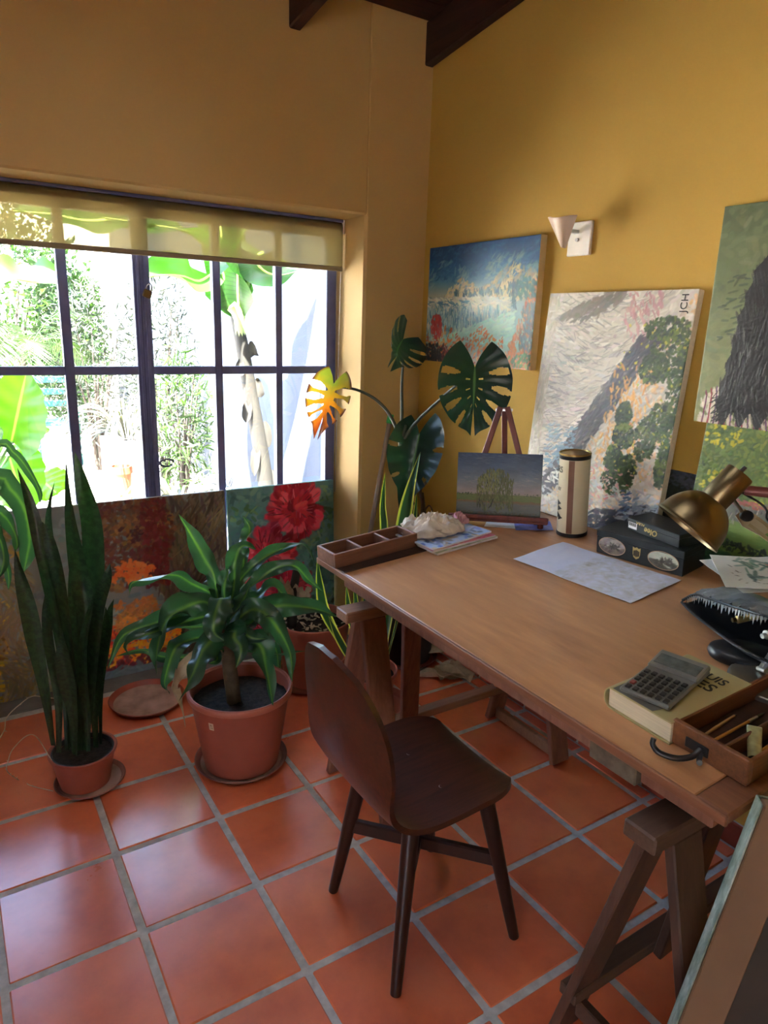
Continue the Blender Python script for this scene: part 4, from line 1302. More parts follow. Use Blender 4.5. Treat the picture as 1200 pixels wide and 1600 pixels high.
# big paper with pencil smudges
def p_page():
    c = Canvas(.235, .425, 110, 12, (210, 212, 230))
    c.fill(200, [(206, 208, 228), (214, 214, 230), (200, 204, 226)], L=.14, W_=.08, dang=1, jit=.006, alpha=.4)
    c.fill(420, [(204, 202, 202), (188, 186, 184), (196, 194, 196), (172, 168, 162)], y=(.36, 1), L=.09, W_=.05, dang=.8, ang=.5, jit=.008, alpha=.22)
    c.fill(90, [(150, 142, 130), (164, 156, 144)], y=(.40, 1), L=.10, W_=.03, dang=.8, ang=.6, alpha=.14)
    return c
def colour_sheet(name, label, x, y, yaw, w_, l_, h, cv, th=.0006, wav=.0012, seed=1, group=None, cat='paper', lift=0.0):
    root = thing(name, label, cat, DM(x, y, yaw, h), group)
    f = paint_face(cv, w_, l_, root, relief=0, mat=M['print'], name='printed_side')
    co = np.empty(len(f.data.vertices) * 3, np.float32); f.data.vertices.foreach_get('co', co); co = co.reshape(-1, 3)
    hz = lambda X, Y: wav * fbm(X * 14 + seed, Y * 11 + seed, seed, 2) + lift * np.clip((X / w_ + .5), 0, 1) ** 2
    co[:, 1] -= l_ / 2
    co[:, 2] = hz(co[:, 0] + 5, co[:, 1] + 5) + th + lift * 0
    f.data.vertices.foreach_set('co', co.ravel()); f.data.update()
    xs_ = np.linspace(-w_ / 2, w_ / 2, 30); ys_ = np.linspace(-l_ / 2, l_ / 2, 40)
    b = MB(); b.sheet([[(x_, y_, float(hz(x_ + 5, y_ + 5)) + th / 2 - .0001) for y_ in ys_] for x_ in xs_], th * .9)
    part(b, 'page', M['paper'], root, smooth=True)
    return root
c4 = [at_desk(*q) for q in ((803, 874), (880, 850), (1060, 910), (988, 942))]
ctr = sum(c4, Vector()) / 4
ld = ((c4[3] + c4[2]) - (c4[0] + c4[1])).normalized()
yaw_p = math.atan2(ld.y, ld.x) + PI / 2
colour_sheet('drawing_paper', 'long sheet of white drawing paper with grey smudges lying in the middle of the table', ctr.x, ctr.y, yaw_p, .235, .425, .0006, p_page(), wav=.006)

# two black pastel boxes
def box_thing(name, label, Mx, sz, lid_h):
    r = thing(name, label, 'box', Mx)
    b = MB(); b.box((sz[0], sz[1], sz[2] - lid_h), c=(0, 0, (sz[2] - lid_h) / 2), bev=.002); o_b = part(b, 'box_base', M['boxblk'], r); r_base = o_b
    b = MB(); b.box((sz[0] + .003, sz[1] + .003, lid_h), c=(0, 0, sz[2] - lid_h / 2), bev=.002); part(b, 'box_lid', M['boxblk'], r)
    return r
M['boxblk'] = plain('black_card', srgb(34, 40, 42), .42, 0, .3, 18)
bw = Vector((-.5, 0, 0))
b1 = at_desk(932, 863); b2 = at_desk(1065, 902)
bd = (b2 - b1).normalized(); yawb = math.atan2(bd.y, bd.x) + PI / 2
wbx, lbx, hbx = .125, .288, .078
perp = Vector((math.cos(yawb), math.sin(yawb), 0))
bc = (b1 + b2) / 2 + perp * (wbx / 2)
bx = box_thing('pastel_box', 'long black box with two oval landscape pictures on its side, under the smaller box', DM(bc.x, bc.y, yawb, .0008), (wbx, lbx, hbx), .022)
FX = Matrix(((0, 0, -1), (-1, 0, 0), (0, 1, 0))).to_4x4()      # front side: local x = -y, y = z, out = -x
def oval(cx, cz, rx, rz, seed, cols, root, xf):
    c = Canvas(rx * 2, rz * 2, 46, seed, cols[0])
    c.fill(120, cols[:3], y=(0, .55), ang=0, L=.15, W_=.05)
    c.fill(120, cols[3:], y=(.5, 1), ang=0, L=.12, W_=.05)
    c.fill(30, [(60, 56, 50), (80, 76, 70)], x=(.4, .75), y=(.3, .6), ang=1.5, L=.07, W_=.04)
    gx, gy = np.meshgrid(np.linspace(-1, 1, c.w), np.linspace(1, -1, c.h))
    ths = np.linspace(0, 2 * PI, 40, endpoint=False)
    vs = [(0, 0, 0)]; cols_ = [c.img[c.h // 2, c.w // 2]]
    fs = []
    rr = np.linspace(.15, 1, 9)
    for k, r_ in enumerate(rr):
        for a in ths:
            X, Y = r_ * math.cos(a), r_ * math.sin(a)
            vs.append((X * rx, Y * rz, 0))
            cols_.append(c.img[min(c.h - 1, int((1 - Y) / 2 * (c.h - 1))), min(c.w - 1, int((X + 1) / 2 * (c.w - 1)))])
    n = len(ths)
    for j in range(n): fs.append((0, 1 + j, 1 + (j + 1) % n))
    for k in range(len(rr) - 1):
        for j in range(n):
            fs.append((1 + k * n + j, 1 + (k + 1) * n + j, 1 + (k + 1) * n + (j + 1) % n, 1 + k * n + (j + 1) % n))
    me = bpy.data.meshes.new('oval_picture')
    Mx = Matrix.Translation((xf, -cx, cz)) @ FX
    me.from_pydata([tuple(Mx @ Vector(v)) for v in vs], [], fs)
    ca = me.color_attributes.new('Col', 'FLOAT_COLOR', 'POINT')
    rgba = np.ones((len(vs), 4), np.float32); rgba[:, :3] = lin(np.clip(np.array(cols_), 0, 1)); ca.data.foreach_set('color', rgba.ravel())
    link('oval_picture', me, M['print'], root)
    b = MB(); b.tube([Mx @ Vector((rx * math.cos(a), rz * math.sin(a), 0)) for a in np.linspace(0, 2 * PI, 41)], .0012, 6, caps=False)
    part(b, 'oval_frame', M['goldp'], root, smooth=True)
M['goldp'] = plain('dull_gold_line', srgb(176, 144, 116), .5)
xf = -wbx / 2 - .0012
oval(-.088, .034, .046, .027, 31, [(170, 160, 150), (150, 140, 136), (130, 120, 118), (110, 96, 92), (96, 84, 78), (140, 126, 110)], bx, xf)
oval(.082, .034, .048, .027, 32, [(186, 186, 170), (170, 174, 164), (196, 192, 176), (90, 90, 80), (74, 74, 66), (120, 112, 90)], bx, xf)
b = MB()
FM = Matrix.Translation((xf + .0004, 0.004, .034)) @ FX
b.prism([(-.013, .018), (-.006, .015), (0, .019), (.006, .015), (.013, .018), (.012, -.004), (.009, -.014), (0, -.020), (-.009, -.014), (-.012, -.004)], .0006, FM)
part(b, 'crest', M['gold'], bx)
b = MB()
for k in range(5): b.box((.0032, .022 - .003 * abs(k - 2), .0004), FM, c=(-.008 + .004 * k, -.001, .0009), bev=0)
part(b, 'crest_lines', M['ink'], bx)
u1 = at_desk(982, 826, .08); u2 = at_desk(1068, 858, .08)
ud = (u2 - u1).normalized(); yawu = math.atan2(ud.y, ud.x) + PI / 2
lu = .20; pu = Vector((math.cos(yawu), math.sin(yawu), 0))
uc = u1 + ud * (lu / 2) + pu * .05
q = uc - DK(uc.x, uc.y); 
ub = box_thing('pastel_box', 'smaller black box with gold lettering and barcode label, on the long black box', DM(uc.x, uc.y, yawu, .0795), (.098, lu, .040), .014)
xf2 = -.049 - .0018
UM = Matrix.Translation((xf2, 0, .020)) @ FX @ Matrix.Rotation(PI, 4, 'Z')
text_part('Olee', .026, M['gold'], ub, UM @ Matrix.Translation((-.022, -.006, 0)), shear=.2, bold=.0005)
text_part('ALBA', .012, M['gold'], ub, UM @ Matrix.Translation((.030, -.015, 0)), sx=1.2)
b = MB(); b.box((.0006, .034, .020), c=(xf2 + .0003, .078, .018), bev=0); part(b, 'barcode_label', M['paper'], ub)
b = MB()
for k in range(11): b.box((.0004, .0012 if k % 3 else .002, .010), c=(xf2 - .0002, .091 - k * .0026, .0215), bev=0)
part(b, 'barcode', M['ink'], ub)

# book with calculator
k1 = at_desk(948, 1105); k2 = at_desk(1045, 1165)
kd = (k2 - k1).normalized(); yawk = math.atan2(kd.y, kd.x) + PI / 2
bl_, bw_, bh_ = .238, .156, .047
kp = Vector((math.cos(yawk), math.sin(yawk), 0))
kc = (k1 + k2) / 2 + kp * (bl_ / 2) - kd * .004
bk = thing('thick_book', 'thick beige book with black lettering lying under the calculator', 'book', DM(kc.x, kc.y, yawk, .0008))
cover = plain('beige_cover', srgb(168, 154, 106), .38, 0, .1, 5, coat=.2)
dark = plain('grey_print', srgb(92, 90, 84), .4, 0, .12, 6)
b = MB(); b.box((bl_ - .008, bw_ - .010, bh_ - .006), c=(0, -.003, bh_ / 2), bev=.001)
part(b, 'page_block', plain('page_edges', srgb(206, 192, 164), .85, 0, .1, 60, .3, scale=(.2, .2, 8)), bk)
b = MB()
prof = [(-bw_ / 2, 0.0015)] + [(bw_ / 2 - .016 + .016 * math.sin(a), bh_ / 2 - (bh_ / 2 - .0015) * math.cos(a)) for a in np.linspace(0, PI, 14)] + [(-bw_ / 2, bh_ - .0015)]
b.sheet([[(x, p[0], p[1]) for p in prof] for x in np.linspace(-bl_ / 2, bl_ / 2, 3)], .003)
bk_cover = part(b, 'cover', cover, bk, smooth=True, ang=30)
BT = Matrix.Translation((0, 0, bh_ + .0002)) @ Matrix.Rotation(-PI / 2, 4, 'Z')     # reads along -y, top towards +x
b = MB(); b.prism([(-.060, -.117), (.035, -.117), (.042, -.088), (.024, -.066), (-.012, -.052), (-.060, -.040)], .0003, BT); part(b, 'cover_picture', dark, bk_cover)
b = MB(); b.prism([(.002, -.082), (.012, -.094), (.014, -.080), (.006, -.074)], .0006, BT); b.prism([(.018, -.080), (.030, -.088), (.027, -.074), (.020, -.073)], .0006, BT)
part(b, 'collar_print', M['paper'], bk_cover)
text_part('LUIS', .034, M['ink'], bk_cover, BT @ Matrix.Translation((-.006, .066, 0)), sx=.9, bold=.0004)
text_part('ES', .042, M['ink'], bk_cover, BT @ Matrix.Translation((.012, .026, 0)), sx=1.0, bold=.0005)

ca = at_desk(976, 1072, .058); cb = at_desk(1045, 1104, .055); cc = at_desk(1110, 1050, .06); cdd = at_desk(1037, 1020, .064)
cen = (ca + cb + cc + cdd) / 4
ldv = ((cc + cdd) - (ca + cb)).normalized(); yawc = math.atan2(ldv.y, ldv.x)
cal = thing('calculator', 'grey desk calculator with a wide display lying on the thick book', 'calculator', DM(cen.x, cen.y, yawc, bh_ + .0030) @ Matrix.Rotation(-.03, 4, 'Y'))
cw, clen = .102, .172
b = MB(); b.box((clen, cw, .010), c=(0, 0, .006), bev=.003); cal_case = part(b, 'case', plain('grey_case', srgb(112, 112, 108), .42, .3, .08), cal)
b = MB(); b.box((.062, cw + .001, .013), Matrix.Translation((clen / 2 - .031, 0, .0125)) @ Matrix.Rotation(-.12, 4, 'Y'), bev=.003); part(b, 'display_housing', plain('silver_case', srgb(122, 122, 118), .4, .4, .06), cal)
b = MB(); b.box((.034, cw - .014, .002), Matrix.Translation((clen / 2 - .034, 0, .0192)) @ Matrix.Rotation(-.12, 4, 'Y'), bev=.0006); part(b, 'display', plain('lcd_glass', srgb(84, 90, 88), .15, 0, .45, 60, coat=.5), cal)
km = plain('dark_keys', srgb(40, 38, 38), .35); kr = plain('red_key', srgb(140, 60, 52), .4)
rows = 5; colsn = 6
for r_ in range(rows):
    for k in range(colsn):
        b = MB(); b.box((.0125, .0108, .005), c=(-clen / 2 + .012 + r_ * .0182, cw / 2 - .0125 - k * .0154, .0125), bev=.0015)
        part(b, 'key', kr if (k == 0 and r_ == 1) else km, cal_case)

# drawer used as a brush tray
d1 = at_desk(1047, 1160); d2 = at_desk(1165, 1231)
dd = (d2 - d1).normalized(); yawd = math.atan2(dd.y, dd.x) + PI / 2
dp = Vector((math.cos(yawd), math.sin(yawd), 0))
wd_, ld_, hd_ = (d2 - d1).length, .30, .050
dc = (d1 + d2) / 2 + dp * (ld_ / 2)
dr = thing('brush_drawer', 'small brown wooden drawer with black hook handle holding brushes at the table corner', 'drawer', DM(dc.x, dc.y, yawd, .0008))
b = MB(); b.box((ld_ - .01, wd_ - .01, .005), c=(0, 0, .004), bev=.001); part(b, 'drawer_bottom', M['beam'], dr)
for sx in (-1, 1):
    b = MB(); b.box((.011, wd_, hd_), c=(sx * (ld_ / 2 - .0055), 0, hd_ / 2), bev=.002); part(b, 'drawer_front' if sx < 0 else 'drawer_back', M['drawer'], dr)
for sy in (-1, 1):
    b = MB(); b.box((ld_ - .0222, .009, hd_ - .004), c=(0, sy * (wd_ / 2 - .0045), hd_ / 2 - .002), bev=.002); part(b, 'drawer_side', M['drawer'], dr)
b = MB(); b.box((ld_ - .0222, .007, hd_ - .012), c=(0, -.018, hd_ / 2 - .004), bev=.002); part(b, 'divider', M['drawer'], dr)
hk = MB(); fx = -ld_ / 2 - .001
hk.box((.004, .046, .020), c=(fx - .001, .020, .022), bev=.0015)
arc = catmull([(fx, .012, .022), (fx - .018, .016, .012), (fx - .042, .030, .010), (fx - .058, .052, .014), (fx - .060, .066, .024), (fx - .056, .068, .034)], 20)
hk.tube(arc, [.0055] * 14 + [.005] * 6, 10)
hk.tube(catmull([(fx, .012, .018), (fx - .014, .004, .010), (fx - .022, -.002, .012)], 6), .005, 10)
hook_o = part(hk, 'hook_handle', M['black'], dr, smooth=True, label='black curved hook')
def brush(label, x, y, yaw, L, h, hc, bristle=True, name='paint_brush', r=.003):
    q = DM(dc.x, dc.y, yawd, .0008) @ Matrix.Translation((x, y, h)) @ Matrix.Rotation(yaw, 4, 'Z') @ Matrix.Rotation(.05, 4, 'Y')
    br = thing(name, label, 'brush' if bristle else 'pencil', q)
    b = MB(); b.tube([(-L / 2, 0, 0), (-L * .2, 0, 0), (L * .22, 0, 0)], [.0022, r, r * .9], 8); part(b, 'handle', hc, br, smooth=True)
    if bristle:
        b = MB(); b.tube([(L * .22, 0, 0), (L * .36, 0, 0)], r * 1.05, 8); part(b, 'ferrule', M['chrome'], br, smooth=True)
        b = MB(); b.tube([(L * .36, 0, 0), (L * .43, 0, 0), (L * .5, 0, 0)], [r, r * 1.1, .0006], 8); part(b, 'bristles', M['black'], br, smooth=True)
    else:
        b = MB(); b.tube([(L * .22, 0, 0), (L * .27, 0, 0)], [r * .9, .0004], 8); part(b, 'tip', M['ink'], br, smooth=True)
ye = plain('yellow_lacquer', srgb(184, 132, 58), .4); ye2 = plain('pale_lacquer', srgb(176, 140, 92), .4)
brush('yellow pencil lying nearest the book inside the brush drawer', -.03, .048, .10, .17, .011, ye2, False, 'pencil')
brush('long yellow handled brush in the middle of the brush drawer, left of the divider', -.035, .022, .04, .20, .014, ye)
brush('thin brown brush just beside the divider in the brush drawer', -.03, -.002, -.02, .18, .012, plain('brown_lacquer', srgb(96, 62, 40), .4))
brush('yellow brush in the right compartment of the brush drawer, beside the paint tube', .0, -.040, .06, .19, .014, ye)
def paint_tube(label, Mx, L, r, mat, capm, group=None):
    t_ = thing('paint_tube', label, 'tube', Mx, group)
    G = []
    for i in range(8):
        f = i / 7
        a_, c_ = r * (1 + .15 * f), r * (1 - .88 * f)
        G.append([(L * f, a_ * math.cos(q), c_ * math.sin(q)) for q in np.linspace(0, 2 * PI, 17)])
    b = MB(); b.sheet(G); part(b, 'tube_body', mat, t_, smooth=True)
    b = MB(); b.tube([(-.012, 0, 0), (-.003, 0, 0), (0, 0, 0)], [r * .55, r * .6, r], 12); part(b, 'tube_cap', capm, t_, smooth=True)
    b = MB(); b.box((.010, r * 2.1, .0016), c=(L - .004, 0, 0), bev=.0005); part(b, 'crimp', M['chrome'], t_)
tubeg = plain('tube_label_green', srgb(150, 150, 110), .4, .2, .3, 60)
paint_tube('crumpled greenish paint tube standing in the right compartment of the brush drawer', DM(dc.x, dc.y, yawd, .0008) @ Matrix.Translation((-.095, -.052, .018)) @ Matrix.Rotation(.6, 4, 'Z') @ Matrix.Rotation(-.35, 4, 'Y'), .07, .011, tubeg, M['black'])

# black pencil case, zip pouch, papers
cq = at_desk(1172, 1022, .025)
b = MB()
b.lathe([(.0001, .0), (.040, 0), (.050, .008), (.053, .022), (.050, .036), (.040, .044), (.0001, .045)], 36, Matrix.Diagonal((1.0, 1.45, .72, 1)), caps=(False, False))
o = b.build('black_case', M['blackfab'], None, True, DM(1.475, -1.765, .5, .0008), 60)
tag(o, 'rounded black case lying between the lamp base and the open pouch', 'case')
pch = thing('zip_pouch', 'open black nylon zip pouch with paint tubes at the right edge of the table', 'pouch', DM(1.56, -1.66, 0, 0))
Lpx = [(1065, 941, .006), (1082, 958, .016), (1105, 976, .028), (1140, 1002, .044), (1175, 1022, .052), (1215, 1040, .055), (1260, 1058, .050)]
Upx = [(1066, 938, .010), (1086, 929, .035), (1110, 936, .062), (1145, 948, .088), (1175, 957, .105), (1215, 974, .110), (1260, 1040, .080)]
Lc = [Vector(q) for q in catmull([at_desk(u, v, h) for u, v, h in Lpx], 40)]
Uc = [Vector(q) for q in catmull([at_desk(u, v, h) for u, v, h in Upx], 40)]
bdv = Vector((.80, -.60, .064))
Gt, Gb = [], []
for i in range(40):
    f = i / 39
    wv = math.sin(PI * min(1, f * .98 + .02)) ** .6
    B_ = Lc[i].lerp(Uc[i], .5) + bdv * (.20 * wv)
    B_ = Vector((B_.x, B_.y, DK(B_.x, B_.y).z + .012 + .02 * wv))
    rt, rb = [], []
    for j in range(16):
        g = j / 15
        wr = .010 * wv * (float(fbm(i * .55, j * .8, 4, 3)) - .5) * math.sin(PI * min(1, g * 1.0 + .15)) + .006 * wv * math.sin(i * 2.1 + .6 * j) * max(0, 1 - g * 3)
        p = Uc[i].lerp(B_, g); p = p + Vector((0, 0, .042 * wv * math.sin(PI * g) + wr * 1.8)); rt.append(p)
        p = Lc[i].lerp(B_, g); zmin = DK(p.x, p.y, .004).z
        p = Vector((p.x, p.y, max(zmin, p.z - .03 * wv * math.sin(PI * g) ** .5))); rb.append(p)
    Gt.append(rt); Gb.append(rb)
b = MB(); b.sheet(Gt, .002); up_flap = part(b, 'upper_flap', plain('dark_satin', srgb(112, 116, 118), .3, 0, .3, 14, .3), pch, world=True, smooth=True, ang=70)
b = MB(); b.sheet(Gb, .002); part(b, 'lower_flap', M['blackfab'], pch, world=True, smooth=True, ang=70)
# satin seam allowance just inside the upper zip, gathered in points
b = MB(); n_ = 0
for i in range(3, 38):
    a0, a1 = Uc[i - 1], Uc[i]
    m_ = (a0 + a1) / 2
    dz = .014 + .012 * ((i * 7) % 5) / 4
    b.add([a0 + Vector((-.003, -.003, .002)), a1 + Vector((-.003, -.003, .002)), m_ + Vector((-.004, -.004, -dz))], [(0, 2, 1)])
part(b, 'satin_gathers', plain('grey_satin', srgb(120, 124, 124), .32, 0, .1), up_flap, world=True)
for nm, cv_ in (('zipper', Uc), ('zipper', Lc)):
    b = MB(); b.tube(cv_, .0035, 6)
    for i in range(0, 40, 1): b.box((.004, .004, .004), Matrix.Translation(cv_[i] + Vector((-.003, -.003, 0))), bev=.001)
    part(b, nm, M['black'], pch, world=True)
for k, (u, v, h, L, r, ya, colr, lab) in enumerate((
        (1128, 968, .040, .05, .010, 2.6, srgb(150, 130, 76), 'gold capped paint tube deepest in the open black pouch'),
        (1150, 962, .055, .055, .011, 2.2, srgb(120, 116, 84), 'olive paint tube in the middle of the open black pouch'),
        (1172, 992, .045, .06, .011, 2.9, srgb(196, 182, 150), 'cream paint tube at the mouth of the open black pouch'),
        (1196, 1008, .050, .06, .012, 2.4, srgb(50, 66, 120), 'blue paint tube at the right of the open black pouch'))):
    p = at_desk(u, v, h) + bdv * .035
    paint_tube(lab, Matrix.Translation(p) @ Matrix.Rotation(ya + PI, 4, 'Z') @ Matrix.Rotation(-.15, 4, 'Y'), L, r, plain('tube_%d' % k, colr, .4, .2, .2, 40), M['white'] if k == 2 else M['goldlid'])
def p_sketch():
    c = Canvas(.21, .29, 80, 14, (214, 212, 206))
    c.fill(60, [(80, 120, 110), (110, 140, 130), (60, 90, 86)], x=(.2, .9), y=(.2, .7), L=.12, W_=.035, dang=1)
    c.fill(50, [(196, 96, 80), (206, 130, 110), (170, 70, 60)], x=(.1, .8), y=(.4, .9), L=.12, W_=.035, dang=.6)
    c.fill(40, [(60, 56, 52), (110, 104, 96), (196, 190, 120)], x=(.1, .9), y=(.1, .9), L=.06, W_=.008, dang=1.5)
    return c
pp = at_desk(1222, 905, .115)
for k, (dx, dy, yw, lab, cv_) in enumerate(((.012, .012, .55, 'lower white sketch sheet lying on the black zip pouch', Canvas(.21, .29, 20, 15, (210, 210, 206))), (0, -.004, .25, 'upper sketch sheet with green and red daubs on the black zip pouch', p_sketch()))):
    colour_sheet('sketch_sheet', lab, pp.x + dx + .0, pp.y + dy, yw + .5, .21, .29, .1235 + .005 * k, cv_, wav=.007, seed=3 + k, group='sheets on the pouch')

# ------------------------------------------------------------------ desk lamp
lamp_o = DK(1.435, -1.862)
lp = thing('desk_lamp', 'aged brass desk lamp with dome shade and jointed arm', 'lamp', T(*lamp_o))
steel = plain('dull_steel', srgb(120, 114, 104), .35, .85, .2, 8)
BM = DM(1.435, -1.862, 0, .0008)
b = MB(); b.lathe([(.0001, 0), (.092, 0), (.096, .004), (.095, .012), (.088, .017), (.03, .021), (.012, .024), (.010, .05), (.0001, .05)], 48, BM, caps=(False, False))
part(b, 'lamp_base', steel, lp, world=True, smooth=True, ang=50)
cx_, cy_, cz_ = CAM_ROT.col[0].copy(), CAM_ROT.col[1].copy(), CAM_ROT.col[2].copy()
hc = far(1073, 826, 1.60)
ax = (cx_ * .63 + cy_ * .745 + cz_ * .20).normalized()
HM = frame(hc, ax.cross(Vector((0, 0, 1))), ax.cross(ax.cross(Vector((0, 0, 1)))))
if (HM.to_3x3() @ Vector((0, 0, 1))).dot(ax) < 0:
    HM = HM @ Matrix.Rotation(PI, 4, 'X')
RD = .0795
prof = [(RD + .0035, 0), (RD + .0035, .004), (RD + .001, .006)] + [(max(RD * math.cos(a), .0265), .006 + .088 * math.sin(a)) for a in np.linspace(.06, 1.235, 16)]
inn = [(max((RD - .002) * math.cos(a), .024), .004 + .086 * math.sin(a)) for a in np.linspace(1.235, .02, 14)] + [(RD + .0005, -.0005)]
b = MB(); b.lathe(prof + inn, 56, HM, caps=(False, False)); b.lathe([(RD + .0005, -.0005), (RD + .0035, 0)], 56, HM, caps=(False, False))
part(b, 'lamp_shade', M['brass_old'], lp, world=True, smooth=True, ang=50)
b = MB(); b.lathe([(.030, .076), (.0325, .080), (.0325, .166), (.0315, .169), (.0285, .168), (.028, .160), (.0001, .160)], 40, HM, caps=(False, False))
part(b, 'socket_housing', M['brass_old'], lp, world=True, smooth=True, ang=40)
b = MB(); b.lathe([(.0001, .03), (.02, .032), (.026, .05), (.018, .075), (.012, .09)], 20, HM, caps=(False, False)); part(b, 'bulb', M['white'], lp, world=True, smooth=True)
b = MB(); q = Vector((.012, -.008, .160)); b.tube([HM @ q, HM @ (q + Vector((0, 0, .024)))], [.0052, .0048], 12); part(b, 'switch', M['black'], lp, world=True)
J = far(1164, 806, 1.60)
Eb = far(1290, 900, 1.50)
Bp = BM @ Vector((-.015, .028, .030))
hp = HM @ Vector((0, 0, .10))
sidev = (J - hp).normalized()
b = MB(); b.tube([far(1146, 781, 1.60), J], .0042, 8); part(b, 'head_rod', steel, lp, world=True, smooth=True)
hd0 = far(1163, 766, 1.57)
b = MB(); b.tube([hd0, hd0 + (far(1225, 772, 1.54) - hd0)], [.0115, .0125], 16); part(b, 'grip', plain('red_brown_grip', srgb(116, 58, 54), .4), lp, world=True, smooth=True)
nrm = cz_
pu_ = (Eb - J).normalized(); pv_ = nrm.cross(pu_).normalized()
b = MB(); m_ = Matrix((pu_, pv_, nrm)).transposed().to_4x4(); m_.translation = J
b.prism([(-.016, -.014), (.012, -.024), (.056, -.016), (.060, .004), (.014, .016), (-.012, .012)], .004, m_); part(b, 'joint_plate', plain('pale_brass', srgb(186, 172, 140), .4, .6, .1), lp, world=True)
b = MB(); b.lathe([(.013, -.006), (.014, -.004), (.014, .010), (.011, .013)], 20, m_); part(b, 'joint_knob', M['black'], lp, world=True, smooth=True)
for k in (-1, 1):
    b = MB(); o_f = pv_ * (.012 * k)
    b.bar(J + o_f + pu_ * .02, Eb + o_f, .008, .008, pv_, .001); part(b, 'upper_arm', plain('pale_arm', srgb(170, 152, 112), .4, .5, .1), lp, world=True)
la = (Eb - Bp).normalized()
for k in (-1, 1):
    o_f = nrm * (.007 * k)
    b = MB(); b.bar(Bp + o_f, Eb + o_f, .009, .006, pv_, .001); part(b, 'lower_arm', M['chrome'], lp, world=True)
b = MB(); b.tube([Bp + nrm * .016, Bp - nrm * .014], .005, 12); part(b, 'pivot', M['chrome'], lp, world=True)
b = MB(); b.tube([Eb + nrm * .016, Eb - nrm * .014], .012, 16); part(b, 'pivot', M['black'], lp, world=True)
b = MB(); cab = catmull([far(1146, 762, 1.57), far(1186, 785, 1.585), far(1198, 798, 1.58), far(1199, 812, 1.57), far(1225, 835, 1.55), Eb], 24); b.tube(cab, .0026, 8); part(b, 'cable', M['black'], lp, world=True, smooth=True)

# ------------------------------------------------------------------ wall lamp
wl = thing('wall_lamp', 'white wall lamp with a fan-shaped shade beside the hung glacier painting', 'lamp', T(XW, -.69, 1.87))
b = MB(); b.box((.014, .105, .112), c=(XW - .007, -.682, 1.872), bev=.003)
part(b, 'wall_plate', M['white'], wl, world=True)
b = MB(); b.box((.075, .018, .012), c=(XW - .05, -.672, 1.895), bev=.002); part(b, 'arm', M['chrome'], wl, world=True)
b = MB(); b.tube([(XW - .012, -.678, 1.868), (XW - .022, -.678, 1.868)], .006, 12); part(b, 'screw', M['chrome'], wl, world=True)
# fan shade: a bowed panel, wide on top and narrow at the foot
xs_s = XW - .10
cA, cB, cC, cD = at(857, 341, 0, xs_s), at(902, 338, 0, xs_s), at(884, 388, 0, xs_s), at(878, 386, 0, xs_s)
G = []
for i in range(14):
    f = i / 13
    l_ = cA.lerp(cD, f); r_ = cB.lerp(cC, f)
    row = []
    for j in range(11):
        g = j / 10
        p = l_.lerp(r_, g)
        bow = (1 - (2 * g - 1) ** 2)
        row.append(p + Vector((-.03 * bow * (1 - .75 * f), 0, .004 * math.cos(2 * PI * g) * (1 - f))))
    G.append(row)
b = MB(); b.sheet(G, .006); part(b, 'shade', plain('milky_glass', srgb(196, 172, 146), .45, 0, .05), wl, world=True, smooth=True, ang=60)

# ------------------------------------------------------------------ canvas leaning in the right foreground, seen from behind
fa, fb = far(1190, 1258, 1.03), far(1056, 1600, 1.115)
dv = (fa - fb).normalized()
base = fa - dv * (fa.z / dv.z)
rt = Vector((math.cos(math.radians(-46)), math.sin(math.radians(-46)), 0))
fh = (fa - base).length
nrm_ = rt.cross(dv).normalized()             # towards the camera side (back of the canvas)
fc = thing('leaning_canvas', 'stretched canvas seen from behind, standing in the right foreground with paint-smeared edge', 'canvas', T(*base))
FMx = Matrix((rt, dv, nrm_)).transposed().to_4x4(); FMx.translation = base
FW = .60; FT = .030
b = MB(); b.box((FW, fh, .004), FMx, c=(FW / 2, fh / 2, -FT + .002), bev=.001)
pe = NT('smeared_green_edge')
n1 = pe.noise((1, 1, .4), 26, 4, .7); 
pe_c = pe.ramp(n1, [(.3, srgb(74, 92, 82)), (.48, srgb(120, 136, 124)), (.62, srgb(160, 172, 164)), (.75, srgb(226, 228, 220))])
M['smear'] = pe.done(pe.bsdf(pe_c, .5, 0, pe.bump(n1, .5, .003)))
part(b, 'painted_canvas', M['smear'], fc, world=True)
b = MB(); b.box((FW - .01, fh - .01, .002), FMx, c=(FW / 2, fh / 2, -FT + .0055), bev=0); part(b, 'canvas_back', plain('shaded_canvas_back', srgb(58, 50, 44), .9), fc, world=True)  # linen back coloured dark to stand in for shadow
for (cx0, cy0, sx, sy) in ((.0015, fh / 2, .003, fh), (FW - .0015, fh / 2, .003, fh)):
    b = MB(); b.box((sx, sy, FT), FMx, c=(cx0, cy0, -FT / 2), bev=.001); part(b, 'canvas_side', M['smear'], fc, world=True)
barw = plain('raw_pine_bar', srgb(116, 88, 64), .7, 0, .12, 6)
for (cx0, cy0, sx, sy) in ((.036, fh / 2, .062, fh - .002), (FW - .036, fh / 2, .062, fh - .002), (FW / 2, .034, FW - .14, .062), (FW / 2, fh - .034, FW - .14, .062)):
    b = MB(); b.box((sx, sy, FT - .006), FMx, c=(cx0, cy0, -FT / 2 + .002), bev=.002); part(b, 'stretcher_bar', barw, fc, world=True)
# ================================================================== PLANTS INDOORS
VIEW = CAM_ROT @ Vector((0, 0, -1))

